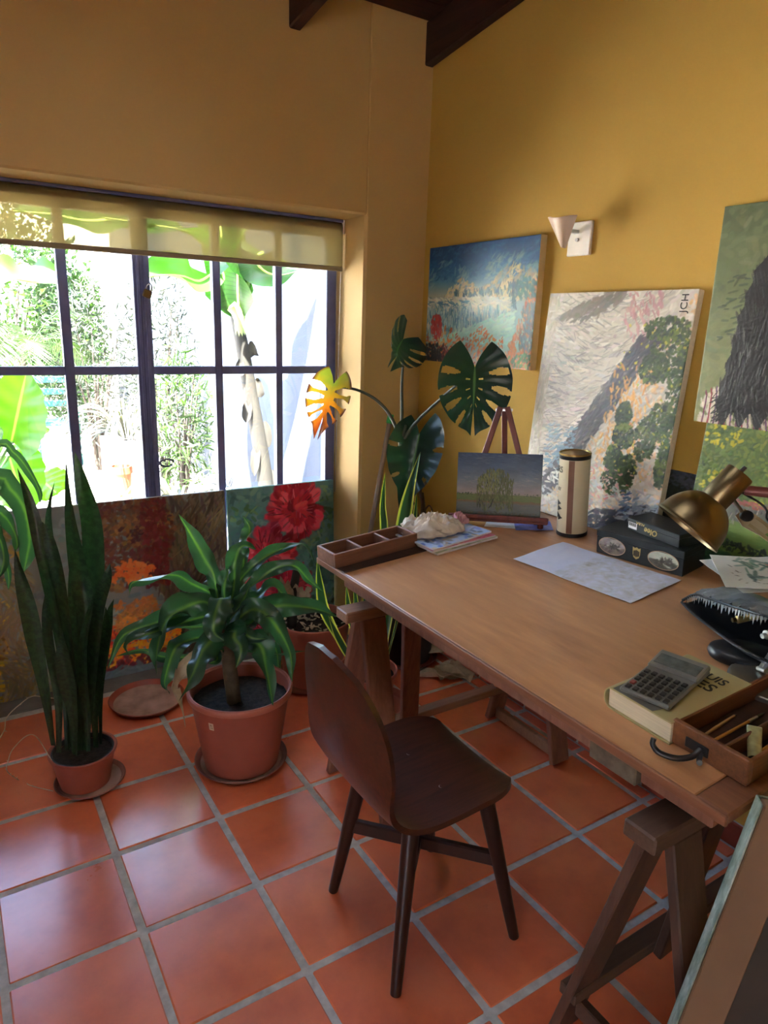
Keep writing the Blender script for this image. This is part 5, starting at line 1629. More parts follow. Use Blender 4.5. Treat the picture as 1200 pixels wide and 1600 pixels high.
def ribbon(pts, width, fold=.25, tw=0.0, ruf=0.0, n=20, face=.75, prof=None, nw=5, seed=0.0, up=Vector((0, 0, 1))):
    """leaf blade along a curve of 3-D points; fold = depth of the V; ruf = wavy margins"""
    C_ = [Vector(p) for p in catmull(pts, n)]
    prof = prof or (lambda v: (min(1, v / .25) ** .7 * .75 + .25) * (1 - max(0, (v - .55) / .45) ** 2.2) + .02)
    G = []
    prev = None
    for i in range(n):
        v = i / (n - 1)
        t = (C_[min(i + 1, n - 1)] - C_[max(i - 1, 0)]).normalized()
        ref = (-VIEW * face + up * (1 - face) + Vector((.001, .002, 0))).normalized()
        s_ = t.cross(ref)
        if s_.length < .15 and prev is not None: s_ = prev
        s_ = s_.normalized()
        if prev is not None:
            if s_.dot(prev) < 0: s_ = -s_
            s_ = (s_ * .6 + prev * .4).normalized()
        prev = s_
        a = tw * v + .35 * math.sin(seed * 3 + v * 5) * (1 if tw or ruf else 0)
        nn = s_.cross(t).normalized()
        sd = s_ * math.cos(a) + nn * math.sin(a)
        nd = nn * math.cos(a) - s_ * math.sin(a)
        wv = width * prof(v)
        row = []
        for k in range(nw):
            q = -1 + 2 * k / (nw - 1)
            p = C_[i] + sd * (q * wv / 2) + nd * (abs(q) * fold * wv * .5 + ruf * wv * (q * q) * math.sin(v * 16 + seed * 7 + (1.6 if q > 0 else 0)))
            row.append(p)
        G.append(row)
    return [[G[i][k] for i in range(n)] for k in range(nw)]      # u across, v along

def leaf(root, name, mat, pts, width, **kw):
    b = MB(); b.sheet(ribbon(pts, width, **kw), 0, uv=True)
    return part(b, name, mat, root, world=True, smooth=True, ang=180)

def pot(name_root, label_pot, x, y, rb, rt, h, rim=.018, mat='terra', soil=.04, liner=False, z0=.004, group=None):
    r = name_root
    b = MB(); b.lathe([(rb - .01, z0), (rb, z0 + .004), (rt - .006, z0 + h - rim - .002), (rt, z0 + h - rim), (rt + .002, z0 + h - .003), (rt - .001, z0 + h), (rt - .006, z0 + h - .001), (rt - .012, z0 + h - rim), (rt - .014, z0 + h - soil - .01)], 56, T(x, y, 0), caps=(True, False))
    part(b, 'pot', M[mat], r, world=True, smooth=True, ang=45)
    rs = rt - .013
    G = []
    for i in range(16):
        for_r = []
        for j in range(41):
            a = 2 * PI * j / 40; q = rs * i / 15
            for_r.append((x + q * math.cos(a), y + q * math.sin(a), z0 + h - soil + .012 * (float(fbm(q * 60 * math.cos(a) + 30, q * 60 * math.sin(a) + 30, 5)) - .5)))
        G.append(for_r)
    b = MB(); b.sheet(G); o = part(b, 'soil', M['soil'], r, world=True, smooth=True)
    return r

def saucer(name, label, x, y, r, h=.022, mat='saucer', inner=None, group=None):
    root = thing(name, label, 'saucer', T(x, y, 0), group)
    b = MB(); b.lathe([(r * .86, .0035), (r * .9, .005), (r, h - .001), (r + .003, h + .001), (r, h + .003), (r - .005, h), (r * .88, .009), (.0001, .0085)], 56, T(x, y, 0), caps=(True, False))
    part(b, 'dish', M[mat], root, world=True, smooth=True, ang=40)
    if inner:
        b = MB(); b.lathe([(r * .9, .0108), (.0001, .0112)], 40, T(x, y, 0), caps=(False, False)); part(b, 'dust', M[inner], root, world=True)
    return root

# ---- snake plant by the window
sx, sy = .303, -.247
saucer('pot_saucer', 'small terracotta saucer under the tall snake plant by the window', .318, -.247, .112, .018, 'saucer', 'dust')
sp = thing('snake_plant', 'tall dark snake plant in a small terracotta pot at the left by the window', 'plant', T(sx, sy, 0), None)
pot(sp, '', sx, sy, .080, .108, .130, .010, soil=.022, z0=.010)
b = MB(); b.lathe([(.099, .118), (.102, .128), (.099, .136), (.095, .136), (.094, .118)], 48, T(sx, sy, 0), caps=(False, False)); part(b, 'liner_rim', M['black'], sp, world=True, smooth=True)
sprof = lambda v: (.34 + .66 * min(1, v / .45) ** 1.2) * (1 - max(0, (v - .5) / .5) ** 2.0) + .012
SN = [  # pixel track base -> tip, depth at base and tip, width in m
    ([(128, 1165), (140, 1040), (147, 950), (146, 830), (130, 760), (117, 706)], -.20, -.10, .074),
    ([(121, 1172), (131, 1060), (133, 950), (122, 880), (110, 800), (103, 718)], -.24, -.20, .060),
    ([(106, 1172), (100, 1050), (85, 950), (66, 860), (48, 790), (27, 731)], -.24, -.22, .046),
    ([(112, 1168), (100, 1000), (88, 900), (77, 830), (78, 790), (86, 750)], -.20, -.16, .024),
    ([(117, 1176), (113, 1050), (101, 950), (90, 890), (76, 840), (66, 815)], -.27, -.27, .052),
    ([(84, 1165), (72, 1090), (56, 1010), (44, 950), (32, 900), (23, 858)], -.26, -.30, .050),
    ([(133, 1172), (142, 1080), (150, 1000), (158, 940), (168, 905), (172, 880)], -.27, -.30, .056),
    ([(158, 1164), (157, 1090), (160, 1040), (168, 985), (172, 955), (178, 936)], -.22, -.20, .030),
    ([(92, 1176), (92, 1100), (84, 1040), (77, 1000), (73, 960), (70, 930)], -.29, -.33, .042),
    ([(118, 1180), (116, 1130), (108, 1080), (100, 1040), (98, 1010), (97, 984)], -.31, -.35, .050),
    ([(150, 1168), (148, 1110), (152, 1060), (162, 1010), (167, 975), (165, 948)], -.25, -.24, .042),
    ([(126, 1178), (126, 1110), (122, 1040), (118, 980), (113, 920), (110, 868)], -.22, -.17, .040),
    ([(138, 1174), (136, 1120), (130, 1060), (132, 1000), (140, 960), (147, 925)], -.29, -.30, .038),
]
for k, (tr_, y0, y1, wd) in enumerate(SN):
    m = len(tr_) - 1
    pts = [at(u, v, 1, y0 + (y1 - y0) * i / m) for i, (u, v) in enumerate(tr_)]
    leaf(sp, 'leaf', M['sans'], pts, wd, fold=.22, tw=.25 * math.sin(k * 2.3), prof=sprof, n=26, face=.95, nw=7, seed=k)
# dry runner hanging out of the pot
b = MB()
R1 = catmull([at(u, v, 1, y_) for u, v, y_ in ((98, 1092, -.18), (72, 1090, -.20), (50, 1088, -.22), (28, 1103, -.24), (10, 1122, -.26), (7, 1140, -.28), (-4, 1160, -.29))], 40)
b.tube(R1, .0016, 6)
for k in range(3, 38, 3):
    p = Vector(R1[k]); b.tube([p, p + Vector((RNG.uniform(-.01, .01), RNG.uniform(-.006, .006), RNG.uniform(-.008, .012)))], [.0022, .0006], 5)
p0 = Vector((sx - .098, sy - .02, .135))
R2 = catmull([p0, at(52, 1148, 1, -.29), at(22, 1168, 1, -.31), at(12, 1192, 1, -.33), at(12, 1206, 1, -.335), at(28, 1218, 2, .006), at(50, 1228, 2, .006), at(83, 1236, 2, .006)], 50)
b.tube(R2, .0014, 6)
for k in range(20, 49, 2):
    p = Vector(R2[k]); b.tube([p, p + Vector((RNG.uniform(-.006, .006), RNG.uniform(-.006, .006), RNG.uniform(.0, .008)))], [.0018, .0005], 5)
part(b, 'dry_runner', M['dry'], sp, world=True)

# ---- dracaena reaching in from the left, outside the frame
lx, ly = -.12, -.10
saucer('pot_saucer', 'terracotta saucer under the potted plant beyond the left edge', lx, ly, .15, .02)
pl = thing('corn_plant', 'corn plant with drooping leaves reaching in at the left edge, above the dry runner', 'plant', T(lx, ly, 0))
pot(pl, '', lx, ly, .11, .15, .24, .02, z0=.010)
b = MB(); b.tube(catmull([(lx, ly, .20), (lx + .02, ly - .02, .55), (lx + .02, ly - .03, .98)], 10), .018, 10); part(b, 'stem', M['stem'], pl, world=True, smooth=True)
cr = Vector((lx + .02, ly - .03, .96))
for k, (tr_, yy, wd) in enumerate((
        ([(-12, 700), (22, 708), (48, 740), (62, 768), (63, 787)], -.14, .028),
        ([(-12, 748), (16, 764), (38, 795), (46, 840), (42, 870), (37, 894)], -.18, .066),
        ([(-20, 800), (6, 806), (22, 830), (27, 850), (24, 862)], -.16, .045),
        ([(-20, 822), (-2, 838), (6, 868), (3, 890), (-4, 906)], -.20, .036),
        ([(-14, 850), (4, 862), (11, 886), (14, 905), (13, 922)], -.17, .024),
        ([(-20, 760), (-60, 760), (-110, 800), (-130, 860)], -.05, .06),
        ([(-40, 740), (-70, 690), (-110, 680), (-150, 720)], -.10, .06))):
    pts = [cr] + [at(u, v, 1, yy) for u, v in tr_]
    leaf(pl, 'leaf', M['drac'], pts, wd, fold=.3, tw=.5 * math.sin(k * 1.9), ruf=.10, n=22, face=.85, seed=k + .5)

# ---- the big dragon plant (corn plant) in the middle
dx, dy = .812, -.39
saucer('pot_saucer', 'round terracotta saucer under the big striped corn plant', .812, -.385, .163, .022, 'saucer', 'dust')
dp_ = thing('corn_plant', 'big corn plant with drooping striped leaves in a large terracotta pot', 'plant', T(dx, dy, 0))
pot(dp_, '', dx, dy, .132, .180, .298, .022, soil=.055, z0=.011)
b = MB(); b.lathe([(.1785, .283), (.1835, .286), (.1845, .300), (.1815, .307), (.1745, .308), (.170, .300)], 56, T(dx, dy, 0), caps=(False, False)); part(b, 'rim', M['terra2'], dp_, world=True, smooth=True, ang=60)
# paper sticker on the pot
a_s = math.atan2(CAM_POS.y - dy, CAM_POS.x - dx) - .62
def potr(z): return .132 + (.174 - .132) * (z - .015) / .26 + .001
b = MB(); b.sheet([[(dx + potr(z) * math.cos(a_s + a), dy + potr(z) * math.sin(a_s + a), z) for z in (.222, .236, .25)] for a in (-.055, -.02, .02, .055)], .0006)
part(b, 'price_sticker', M['linen'], dp_, world=True)
b = MB()
for (a, z) in ((-.02, .241), (.0, .241), (.02, .241), (-.02, .231), (.01, .231), (.028, .231)):
    b.sheet([[(dx + (potr(z) + .0008) * math.cos(a_s + a + q), dy + (potr(z) + .0008) * math.sin(a_s + a + q), z + zz) for zz in (-.003, .003)] for q in (-.005, .005)])
part(b, 'sticker_print', plain('grey_ink', srgb(120, 100, 92), .7), dp_, world=True)
P0 = at(365, 1090, 1, dy); P1 = at(352, 985, 1, dy + .01); P2 = at(350, 925, 1, dy + .02)
b = MB(); b.tube(catmull([P0 - Vector((0, 0, .03)), P0, P1, P2], 14), [.028] + [.026] * 6 + [.024] * 4 + [.02, .016, .012], 14); part(b, 'stem', M['stem'], dp_, world=True, smooth=True)
def cp(x, y): return (150 + x / 2.927, 780 + y / 2.927)
LV = [
    ([(560, 470), (545, 350), (505, 270), (440, 180), (392, 75)], .00, .10, .100, .0),
    ([(590, 470), (598, 420), (612, 360), (624, 292)], -.02, .02, .075, .1),
    ([(600, 490), (620, 420), (640, 280), (680, 212), (742, 216)], .00, .06, .085, .4),
    ([(640, 400), (662, 300), (672, 210), (690, 150), (690, 92)], .02, .12, .085, .0),
    ([(600, 520), (650, 410), (730, 295), (830, 236), (930, 218), (986, 290)], -.0, .02, .068, .5),
    ([(600, 540), (660, 440), (740, 375), (840, 325), (910, 305), (980, 365), (1030, 418)], -.02, -.06, .078, .3),
    ([(600, 560), (680, 480), (750, 445), (830, 415), (900, 452), (995, 462)], -.02, -.08, .072, .2),
    ([(610, 580), (690, 520), (800, 498), (900, 475), (1010, 500), (1112, 528)], -.04, -.14, .115, .2),
    ([(610, 590), (680, 510), (750, 500), (820, 560), (885, 680), (905, 832)], -.05, -.16, .115, -.2),
    ([(600, 640), (680, 645), (740, 680), (785, 780), (812, 945)], -.06, -.20, .120, .3),
    ([(590, 610), (625, 600), (655, 640), (660, 700), (654, 772)], -.06, -.24, .110, .1),
    ([(585, 620), (545, 625), (485, 700), (430, 810), (390, 935)], -.06, -.24, .115, -.3),
    ([(585, 640), (500, 640), (400, 660), (340, 720), (318, 820), (328, 908)], -.04, -.14, .082, .4),
    ([(575, 520), (500, 455), (410, 485), (335, 560), (285, 690), (285, 808)], -.03, -.12, .118, -.2),
    ([(570, 500), (530, 435), (450, 390), (360, 352), (250, 352), (160, 378), (150, 432)], .02, .02, .078, .6),
    ([(575, 540), (480, 490), (360, 530), (230, 582), (130, 635), (60, 765)], -.01, -.08, .080, .3),
    ([(580, 560), (500, 520), (400, 560), (260, 600), (160, 650), (145, 724)], -.02, -.12, .072, -.4),
    ([(580, 590), (520, 580), (450, 572), (355, 580)], .03, .10, .056, .2),
    ([(585, 690), (430, 712), (310, 703), (210, 692), (86, 722)], -.02, .04, .045, .9),
    ([(580, 700), (470, 720), (400, 770), (358, 860), (368, 930), (400, 1050)], -.06, -.22, .066, .5),
    ([(590, 480), (560, 460), (545, 520), (555, 590), (588, 640)], -.06, -.18, .118, .2),
    ([(600, 600), (625, 540), (665, 470), (702, 388)], -.02, -.06, .090, .2),
    ([(610, 670), (760, 706), (850, 702), (955, 688)], .02, .08, .038, .9),
    ([(610, 660), (760, 640), (815, 690), (830, 745), (822, 770)], .04, .10, .050, .2),
    ([(600, 620), (660, 600), (720, 560), (770, 540)], -.05, -.12, .090, .2),
    ([(600, 610), (640, 600), (700, 620), (780, 630)], -.07, -.16, .075, .1),
    ([(590, 660), (560, 700), (540, 740), (520, 745)], -.05, -.10, .05, .2),
    ([(560, 520), (480, 500), (470, 530), (455, 560)], .03, .08, .07, .1),
    ([(575, 430), (540, 390), (525, 370), (520, 350)], .03, .08, .06, .1),
]
dprof = lambda v: (.38 + .62 * min(1, v / .4)) * (1 - max(0, (v - .5) / .5) ** 1.7) + .015
for k, (tr_, y0, y1, wd, tw) in enumerate(LV):
    m = len(tr_) - 1
    pts = [at(*cp(*q), 1, dy + y0 + (y1 - y0) * (i / m)) for i, q in enumerate(tr_)]
    dead = k == 19
    rk = np.random.default_rng(k + 90)
    pts = [p if i == 0 else p + Vector(rk.uniform(-.012, .012, 3)) for i, p in enumerate(pts)]
    o = leaf(dp_, 'leaf', M['dry'] if dead else M['drac'], pts, wd * .68, fold=.45, tw=tw * 2.2 + .3 * math.sin(k * 2.7), ruf=.26, n=34, face=.55 + .3 * (k % 3) / 2, prof=dprof, nw=7, seed=k * 1.3)
    if dead: o['label'] = 'dry brown hanging leaf'

# ---- empty saucer
saucer('empty_saucer', 'empty dusty terracotta saucer on the tiles between the snake plant and the big pot', .617, .185, .150, .026, 'skirt', 'dust')

# ---- large pot with the dead stem behind
bx_, by_ = 1.312, .035
saucer('pot_saucer', 'terracotta saucer under the wide pot with the dead stem', 1.30, .035, .165, .022)
bp_ = thing('potted_stump', 'wide terracotta pot with a dead brown stump in front of the flower painting', 'plant', T(bx_, by_, 0))
pot(bp_, '', bx_, by_, .128, .166, .292, .025, soil=.035, z0=.011)
b = MB(); b.tube(catmull([at(456, 978, 1, by_), at(458, 930, 1, by_), at(463, 895, 1, by_), at(466, 878, 1, by_)], 12), [.022, .022, .021, .02, .019, .018, .018, .017, .016, .016, .015, .014], 10); part(b, 'stump', M['bark'], bp_, world=True, smooth=True)
for k in range(5):
    u0 = 450 + k * 5
    leaf(bp_, 'dry_leaf', M['dry'], [at(u0, 960, 1, by_), at(u0 - 8 + 5 * k, 925, 1, by_ - .01), at(u0 - 12 + 7 * k, 900 + 6 * k, 1, by_ - .03)], .035, fold=.5, ruf=.2, n=12, seed=k)
b = MB()
for k in range(70):
    a, q = RNG.uniform(0, 2 * PI), .14 * math.sqrt(RNG.uniform())
    b.box((RNG.uniform(.01, .03), RNG.uniform(.005, .015), .003), T(bx_ + q * math.cos(a), by_ + q * math.sin(a), .276) @ Euler((RNG.uniform(-.5, .5), RNG.uniform(-.5, .5), RNG.uniform(0, 6))).to_matrix().to_4x4(), bev=.001)
o = part(b, 'leaf_litter', M['dry'], bp_, world=True); o['kind'] = 'stuff'

# ---- variegated snake plant in the pot under the far end of the table
vx, vy = 1.385, -.315
saucer('pot_saucer', 'pinkish saucer under the pot behind the far trestle', 1.42, -.33, .155, .030, 'terra2')
vp_ = thing('variegated_snake_plant', 'yellow-edged snake plant in a pot under the far end of the table', 'plant', T(vx, vy, 0))
pot(vp_, '', vx, vy, .095, .125, .185, .014, soil=.03, z0=.011)
for k, (tr_, y0, y1, wd) in enumerate((
        ([(592, 1040), (596, 930), (600, 830), (598, 790), (602, 737)], -.25, -.10, .034),
        ([(596, 1040), (612, 930), (628, 830), (640, 770), (657, 706)], -.26, -.12, .062),
        ([(602, 1040), (630, 930), (645, 840), (649, 800), (651, 772)], -.26, -.12, .022),
        ([(556, 1050), (530, 1000), (507, 955), (500, 915), (496, 872)], -.33, -.36, .040),
        ([(560, 1050), (548, 1030), (528, 995), (513, 962)], -.37, -.42, .030),
        ([(562, 1048), (556, 1000), (546, 960), (541, 915)], -.34, -.36, .032),
        ([(566, 1048), (562, 990), (557, 950), (553, 905)], -.32, -.32, .026),
        ([(572, 1048), (570, 990), (570, 950), (572, 905)], -.30, -.28, .026),
        ([(580, 1048), (585, 980), (588, 940), (590, 900)], -.28, -.24, .034))):
    m = len(tr_) - 1
    pts = [at(u, v, 1, y0 + (y1 - y0) * i / m) for i, (u, v) in enumerate(tr_)]
    leaf(vp_, 'leaf', M['vari'], pts, wd, fold=.25, tw=.3 * math.sin(k), prof=sprof, n=22, face=.9, nw=7, seed=k)

# ---- monstera in the corner
mx_, my_ = 1.80, .0
saucer('pot_saucer', 'dark saucer under the monstera pot in the corner', mx_, my_, .150, .022, 'skirt')
ms = thing('monstera', 'monstera with split dark leaves and one yellow leaf in the corner behind the table', 'plant', T(mx_, my_, 0))
M['darkpot'] = plain('dark_pot', srgb(48, 44, 46), .5)
pot(ms, '', mx_, my_, .115, .145, .27, .02, 'darkpot', z0=.011)
node = at(628, 690, 1, .02)
b = MB(); b.tube(catmull([(mx_, my_, .24), (mx_ - .01, my_ + .01, .55), at(640, 790, 1, .03), node], 16), .017, 10); part(b, 'stem', M['stem'], ms, world=True, smooth=True)
for k, tr_ in enumerate(([(655, 835), (660, 790), (657, 765), (668, 752)], [(668, 835), (664, 800), (660, 770)], [(650, 835), (652, 800), (640, 775)], [(662, 800), (670, 790), (675, 797), (674, 812)])):
    b = MB(); b.tube(catmull([at(u, v, 1, .02 + .005 * k) for u, v in tr_], 12), .007 - .001 * k, 8); part(b, 'aerial_root', M['stem'], ms, world=True, smooth=True)
petm = plain('petiole', srgb(62, 70, 58), .5)
def petiole(tr_):
    b = MB(); b.tube(catmull([node] + [at(*q) for q in tr_], 20), np.linspace(.0085, .0055, 20), 10); return part(b, 'petiole', petm, ms, world=True, smooth=True)

def mon_leaf(base, tip, side, W_, mat, cup=.18, slits=5, t0=.45, holes=True, seed=0, droop=0.0, asym=1.0, t1=1.0, sw=.030, pet=None):
    """split leaf: veins fan out from the midrib, backwards at the heart-shaped base and forwards at the tip; slits run between them"""
    base, tip = Vector(base), Vector(tip)
    ax_ = tip - base; L = ax_.length; ax_.normalize()
    sd = Vector(side); sd = (sd - ax_ * sd.dot(ax_)).normalized()
    nn = sd.cross(ax_).normalized()
    nS, nT = 110, 18
    b = MB()
    rg = np.random.default_rng(seed)
    for sg in (-1, 1):
        G = []; mask = []
        jit = rg.uniform(-.012, .012, slits)
        for i in range(nS):
            s = i / (nS - 1)
            phi = -1.25 + 2.75 * s ** .75
            R_ = W_ * (.36 + .16 * math.sin(PI * min(1, .12 + s * .9))) * (1.0 if sg > 0 else asym)
            if s > .8: R_ += (L * .42 - R_) * ((s - .8) / .2) ** 1.3
            m_ = L * .60 * s
            row = []
            for j in range(nT):
                t = j / (nT - 1)
                ph = phi + .22 * t * (1 - s)
                z = -cup * W_ * t * t * math.cos(phi) + .012 * W_ * math.sin(s * 40) * t - droop * W_ * s * s - .10 * W_ * t * t * max(0, s - .5)
                row.append(base + ax_ * (m_ + R_ * t * math.sin(ph)) + sd * (sg * R_ * t * max(0.0, math.cos(ph))) + nn * z)
            G.append(row)
        for i in range(nS - 1):
            s = (i + .5) / (nS - 1)
            mr = []
            for j in range(nT - 1):
                t = (j + .5) / (nT - 1)
                keep = True
                for k in range(slits):
                    c0 = .15 + .68 * (k + .5) / slits + jit[k]
                    e1 = t1 if k % 2 == 0 else min(1.0, t1 + .2)
                    if t0 + .06 * (k % 2) < t < e1 and abs(s - c0) < sw * (.45 + .75 * math.sin(PI * (t - t0) / (1.05 - t0))): keep = False
                    if holes and abs(s - c0 - .07) < .013 and .13 < t < .24: keep = False
                mr.append(keep)
            mask.append(mr)
        bi = len(b.v)
        b.sheet(G, 0, uv=False, mask=mask)
        for i in range(nS):
            for j in range(nT):
                b.uv[bi + i * nT + j] = (.5 + sg * .5 * j / (nT - 1), i / (nS - 1))
    return part(b, 'leaf', mat, pet or ms, world=True, smooth=True, ang=180)
cxv, cyv = CAM_ROT.col[0].copy(), CAM_ROT.col[1].copy()
# big leaf hanging in front of the glacier painting
pet_ = petiole([(652, 658, 0, 1.77), (688, 624, 0, 1.79), (735, 582, 0, 1.815)])
mon_leaf(at(742, 574, 0, 1.82), at(738, 680, 0, 1.78), cxv + cyv * .05, .285, M['mon'], .10, 4, .42, seed=1, t1=.95, pet=pet_)
# leaf at the stem, facing the window
pet_ = petiole([(634, 664, 1, .0)])
mon_leaf(at(655, 678, 1, -.02), at(630, 802, 1, -.12), cxv * .9 - cyv * .2 + VIEW * -.3, .27, M['mon'], .26, 2, .6, False, seed=2, asym=.8, sw=.02, pet=pet_)
# top leaf, drooping away
pet_ = petiole([(628, 640, 1, .05), (628, 600, 1, .08), (630, 560, 1, .08)])
mon_leaf(at(630, 530, 1, .09), at(590, 586, 1, -.06), cxv * .7 - cyv * .7 + VIEW * .55, .21, M['mon'], .34, 4, .45, False, seed=3, droop=.25, pet=pet_)
# yellow leaf over the window reveal
pet_ = petiole([(610, 650, 1, .06), (588, 625, 1, .10), (560, 610, 1, .13), (535, 605, 1, .15)])
mon_leaf(at(521, 600, 1, .15), at(494, 686, 1, .12), cxv * .9 + cyv * .42, .185, M['mony'], .2, 4, .2, False, seed=4, sw=.05, pet=pet_)
tag(ms, None)

# ---- grey cane with green tape, leaning in the corner
ca_ = at(610, 652, 1, .215); cb_ = Vector((1.66, .13, .004))
d0 = (at(578, 835, 1, .19) - ca_).normalized()
cb_ = ca_ + d0 * ((ca_.z - .006) / -d0.z)
cane = thing('garden_cane', 'grey cane with green tape on its tip leaning in the corner beside the monstera', 'stick', T(*cb_))
b = MB(); b.tube([cb_, ca_], .0115, 14); part(b, 'cane_rod', M['bamboo'], cane, world=True, smooth=True)
dd_ = (ca_ - cb_).normalized()
b = MB(); b.tube([ca_ - dd_ * .03, ca_ - dd_ * .026, ca_ + dd_ * .012, ca_ + dd_ * .014], [.012, .0155, .0155, .011], 14); part(b, 'tape', M['gtape'], cane, world=True, smooth=True)

# ---- dry leaves lying under the table
for k, (u, v, yw, L, W_, lab) in enumerate(((688, 1046, 2.2, .19, .05, 'long curled dry leaf lying nearest the trestle under the table'), (706, 1040, .5, .2, .11, 'broad folded brown dry leaf in the middle of the litter under the table'), (722, 1044, 1.3, .15, .085, 'pale crumpled dry leaf nearest the right wall under the table'), (672, 1022, 2.6, .15, .07, 'pale dry leaf lying on the rim beside the monstera pot under the table'), (694, 1052, 2.6, .2, .03, 'thin twisted dry leaf in front of the litter under the table'))):
    p = at(u, v, 2, .03); L *= 1.25; W_ *= 1.3
    d_ = Vector((math.cos(yw), math.sin(yw), 0)); s_ = Vector((-d_.y, d_.x, 0))
    G = []
    for i in range(16):
        f = i / 15
        wv = W_ * math.sin(PI * (.06 + .88 * f)) ** .7
        G.append([p + d_ * (L * (f - .5)) + s_ * (wv * q * .5) + Vector((0, 0, -.024 + .035 * abs(q) ** 1.5 * (.4 + .6 * math.sin(f * 5 + k)) ** 2 + .012 * float(vnoise(f * 5 + k, q * 2 + 5, k)) + (.05 if k == 3 else 0))) for q in np.linspace(-1, 1, 9)])
    b = MB(); b.sheet(G, .0015)
    o = b.build('dry_leaf', M['dry'], None, True, I4, 80)
    tag(o, lab, 'leaf', 'dry leaves under the table')
# ================================================================== THE GARDEN OUTSIDE
mb = MB(); mb.box((60, 60, .1), c=(0, 10, -.09), bev=0)
struct('ground', mb, M['lawn'])
pat = MB(); pat.box((4.2, 6.2, .04), c=(.2, 3.75, -.045), bev=0)
patio = struct('patio', pat, M['lawn'])
pv = MB(); pv.box((.098, .198, .03), c=(0, 0, -.015), bev=.004)
pme = bpy.data.meshes.new('paver'); pme.from_pydata(pv.v, [], pv.f); pme.update(); pme.materials.append(M['paver'])
for i in range(12):
    for j in range(22):
        o = link('paver', pme, None, patio)
        o.location = (-.15 + .206 * i + (.103 if j % 2 else 0), 3.7 + .106 * j, -.012 + RNG.uniform(-.003, .003))
        o.rotation_euler = (0, 0, PI / 2 + RNG.uniform(-.02, .02))
mb = MB(); mb.box((.2, 8.0, 2.95), c=(2.40, 4.56, 1.375), bev=0)
struct('wall_garden_right', mb, M['plaster'])
mb = MB(); mb.box((12, .2, 3.1), c=(-3.5, 8.6, 1.45), bev=0)
struct('wall_garden_back', mb, M['plaster2'])

def leaves_mesh(n, cen, rad, size, asp, seed, up=.2, shape='ball', droop=0.0):
    """n small folded leaves scattered through an ellipsoid (four triangles each), as one mesh"""
    r = np.random.default_rng(seed)
    d = r.normal(0, 1, (n, 3)); d /= np.linalg.norm(d, axis=1)[:, None]
    q = r.uniform(.25, 1, n) ** .5
    lump = .75 + .5 * fbm(d[:, 0] * 2 + 7, d[:, 1] * 2 + d[:, 2] * 2 + 9, seed)
    P = np.array(cen) + d * (q * lump)[:, None] * np.array(rad)
    a = r.normal(0, 1, (n, 3)) + d * .6 + np.array((0, 0, up - droop)); a /= np.linalg.norm(a, axis=1)[:, None]
    s = np.cross(a, r.normal(0, 1, (n, 3))); s /= np.linalg.norm(s, axis=1)[:, None]
    nn = np.cross(a, s)
    L = size * r.uniform(.6, 1.3, n)[:, None]; Wd = L * asp
    base = P; mid = P + a * L * .5; tip = P + a * L - nn * L * .12
    lft = mid + s * Wd * .5 + nn * Wd * .18; rgt = mid - s * Wd * .5 + nn * Wd * .18
    V = np.stack([base, lft, tip, rgt, mid], 1).reshape(-1, 3)
    k = np.arange(n)[:, None] * 5
    F = np.concatenate([k + np.array([[0, 4, 1]]), k + np.array([[1, 4, 2]]), k + np.array([[0, 3, 4]]), k + np.array([[4, 3, 2]])], 1).reshape(-1, 3)
    return V, F

def np_mesh(name, V, F, mat, parent=None):
    me = bpy.data.meshes.new(name)
    nf, k = F.shape
    me.vertices.add(len(V)); me.vertices.foreach_set('co', V.astype(np.float32).ravel())
    me.loops.add(F.size); me.loops.foreach_set('vertex_index', F.astype(np.int32).ravel())
    me.polygons.add(nf); me.polygons.foreach_set('loop_start', (np.arange(nf) * k).astype(np.int32))
    me.update(calc_edges=True)
    u = me.uv_layers.new(name='UVMap')
    return link(name, me, mat, parent)

def bush(name, label, cat, x, y, h, rx, ry, n, size, asp, mat, seed, bark='bark', z0=.0, group=None, stems=5, cz=None, droop=0.0):
    r = thing(name, label, cat, T(x, y, z0), group)
    cz = cz if cz is not None else h * .55
    V, F = leaves_mesh(n, (x, y, z0 + cz), (rx, ry, h * .52), size, asp, seed, droop=droop)
    V[:, 2] = np.maximum(V[:, 2], z0 + .02)
    o = np_mesh('foliage', V, F, mat, r)
    o.matrix_basis = T(-x, -y, -z0)
    o['kind'] = 'stuff'
    rg = np.random.default_rng(seed + 50)
    for k in range(stems):
        b = MB(); ex, ey = rg.uniform(-.6, .6) * rx, rg.uniform(-.6, .6) * ry
        b.tube(catmull([(x + ex * .1, y + ey * .1, z0 - .05), (x + ex * .4, y + ey * .4, z0 + h * .35), (x + ex, y + ey, z0 + h * rg.uniform(.6, .9))], 7), np.linspace(.012 + .012 * h / 2, .005, 7), 7)
        part(b, 'stem', M[bark], r, world=True, smooth=True)
    return r

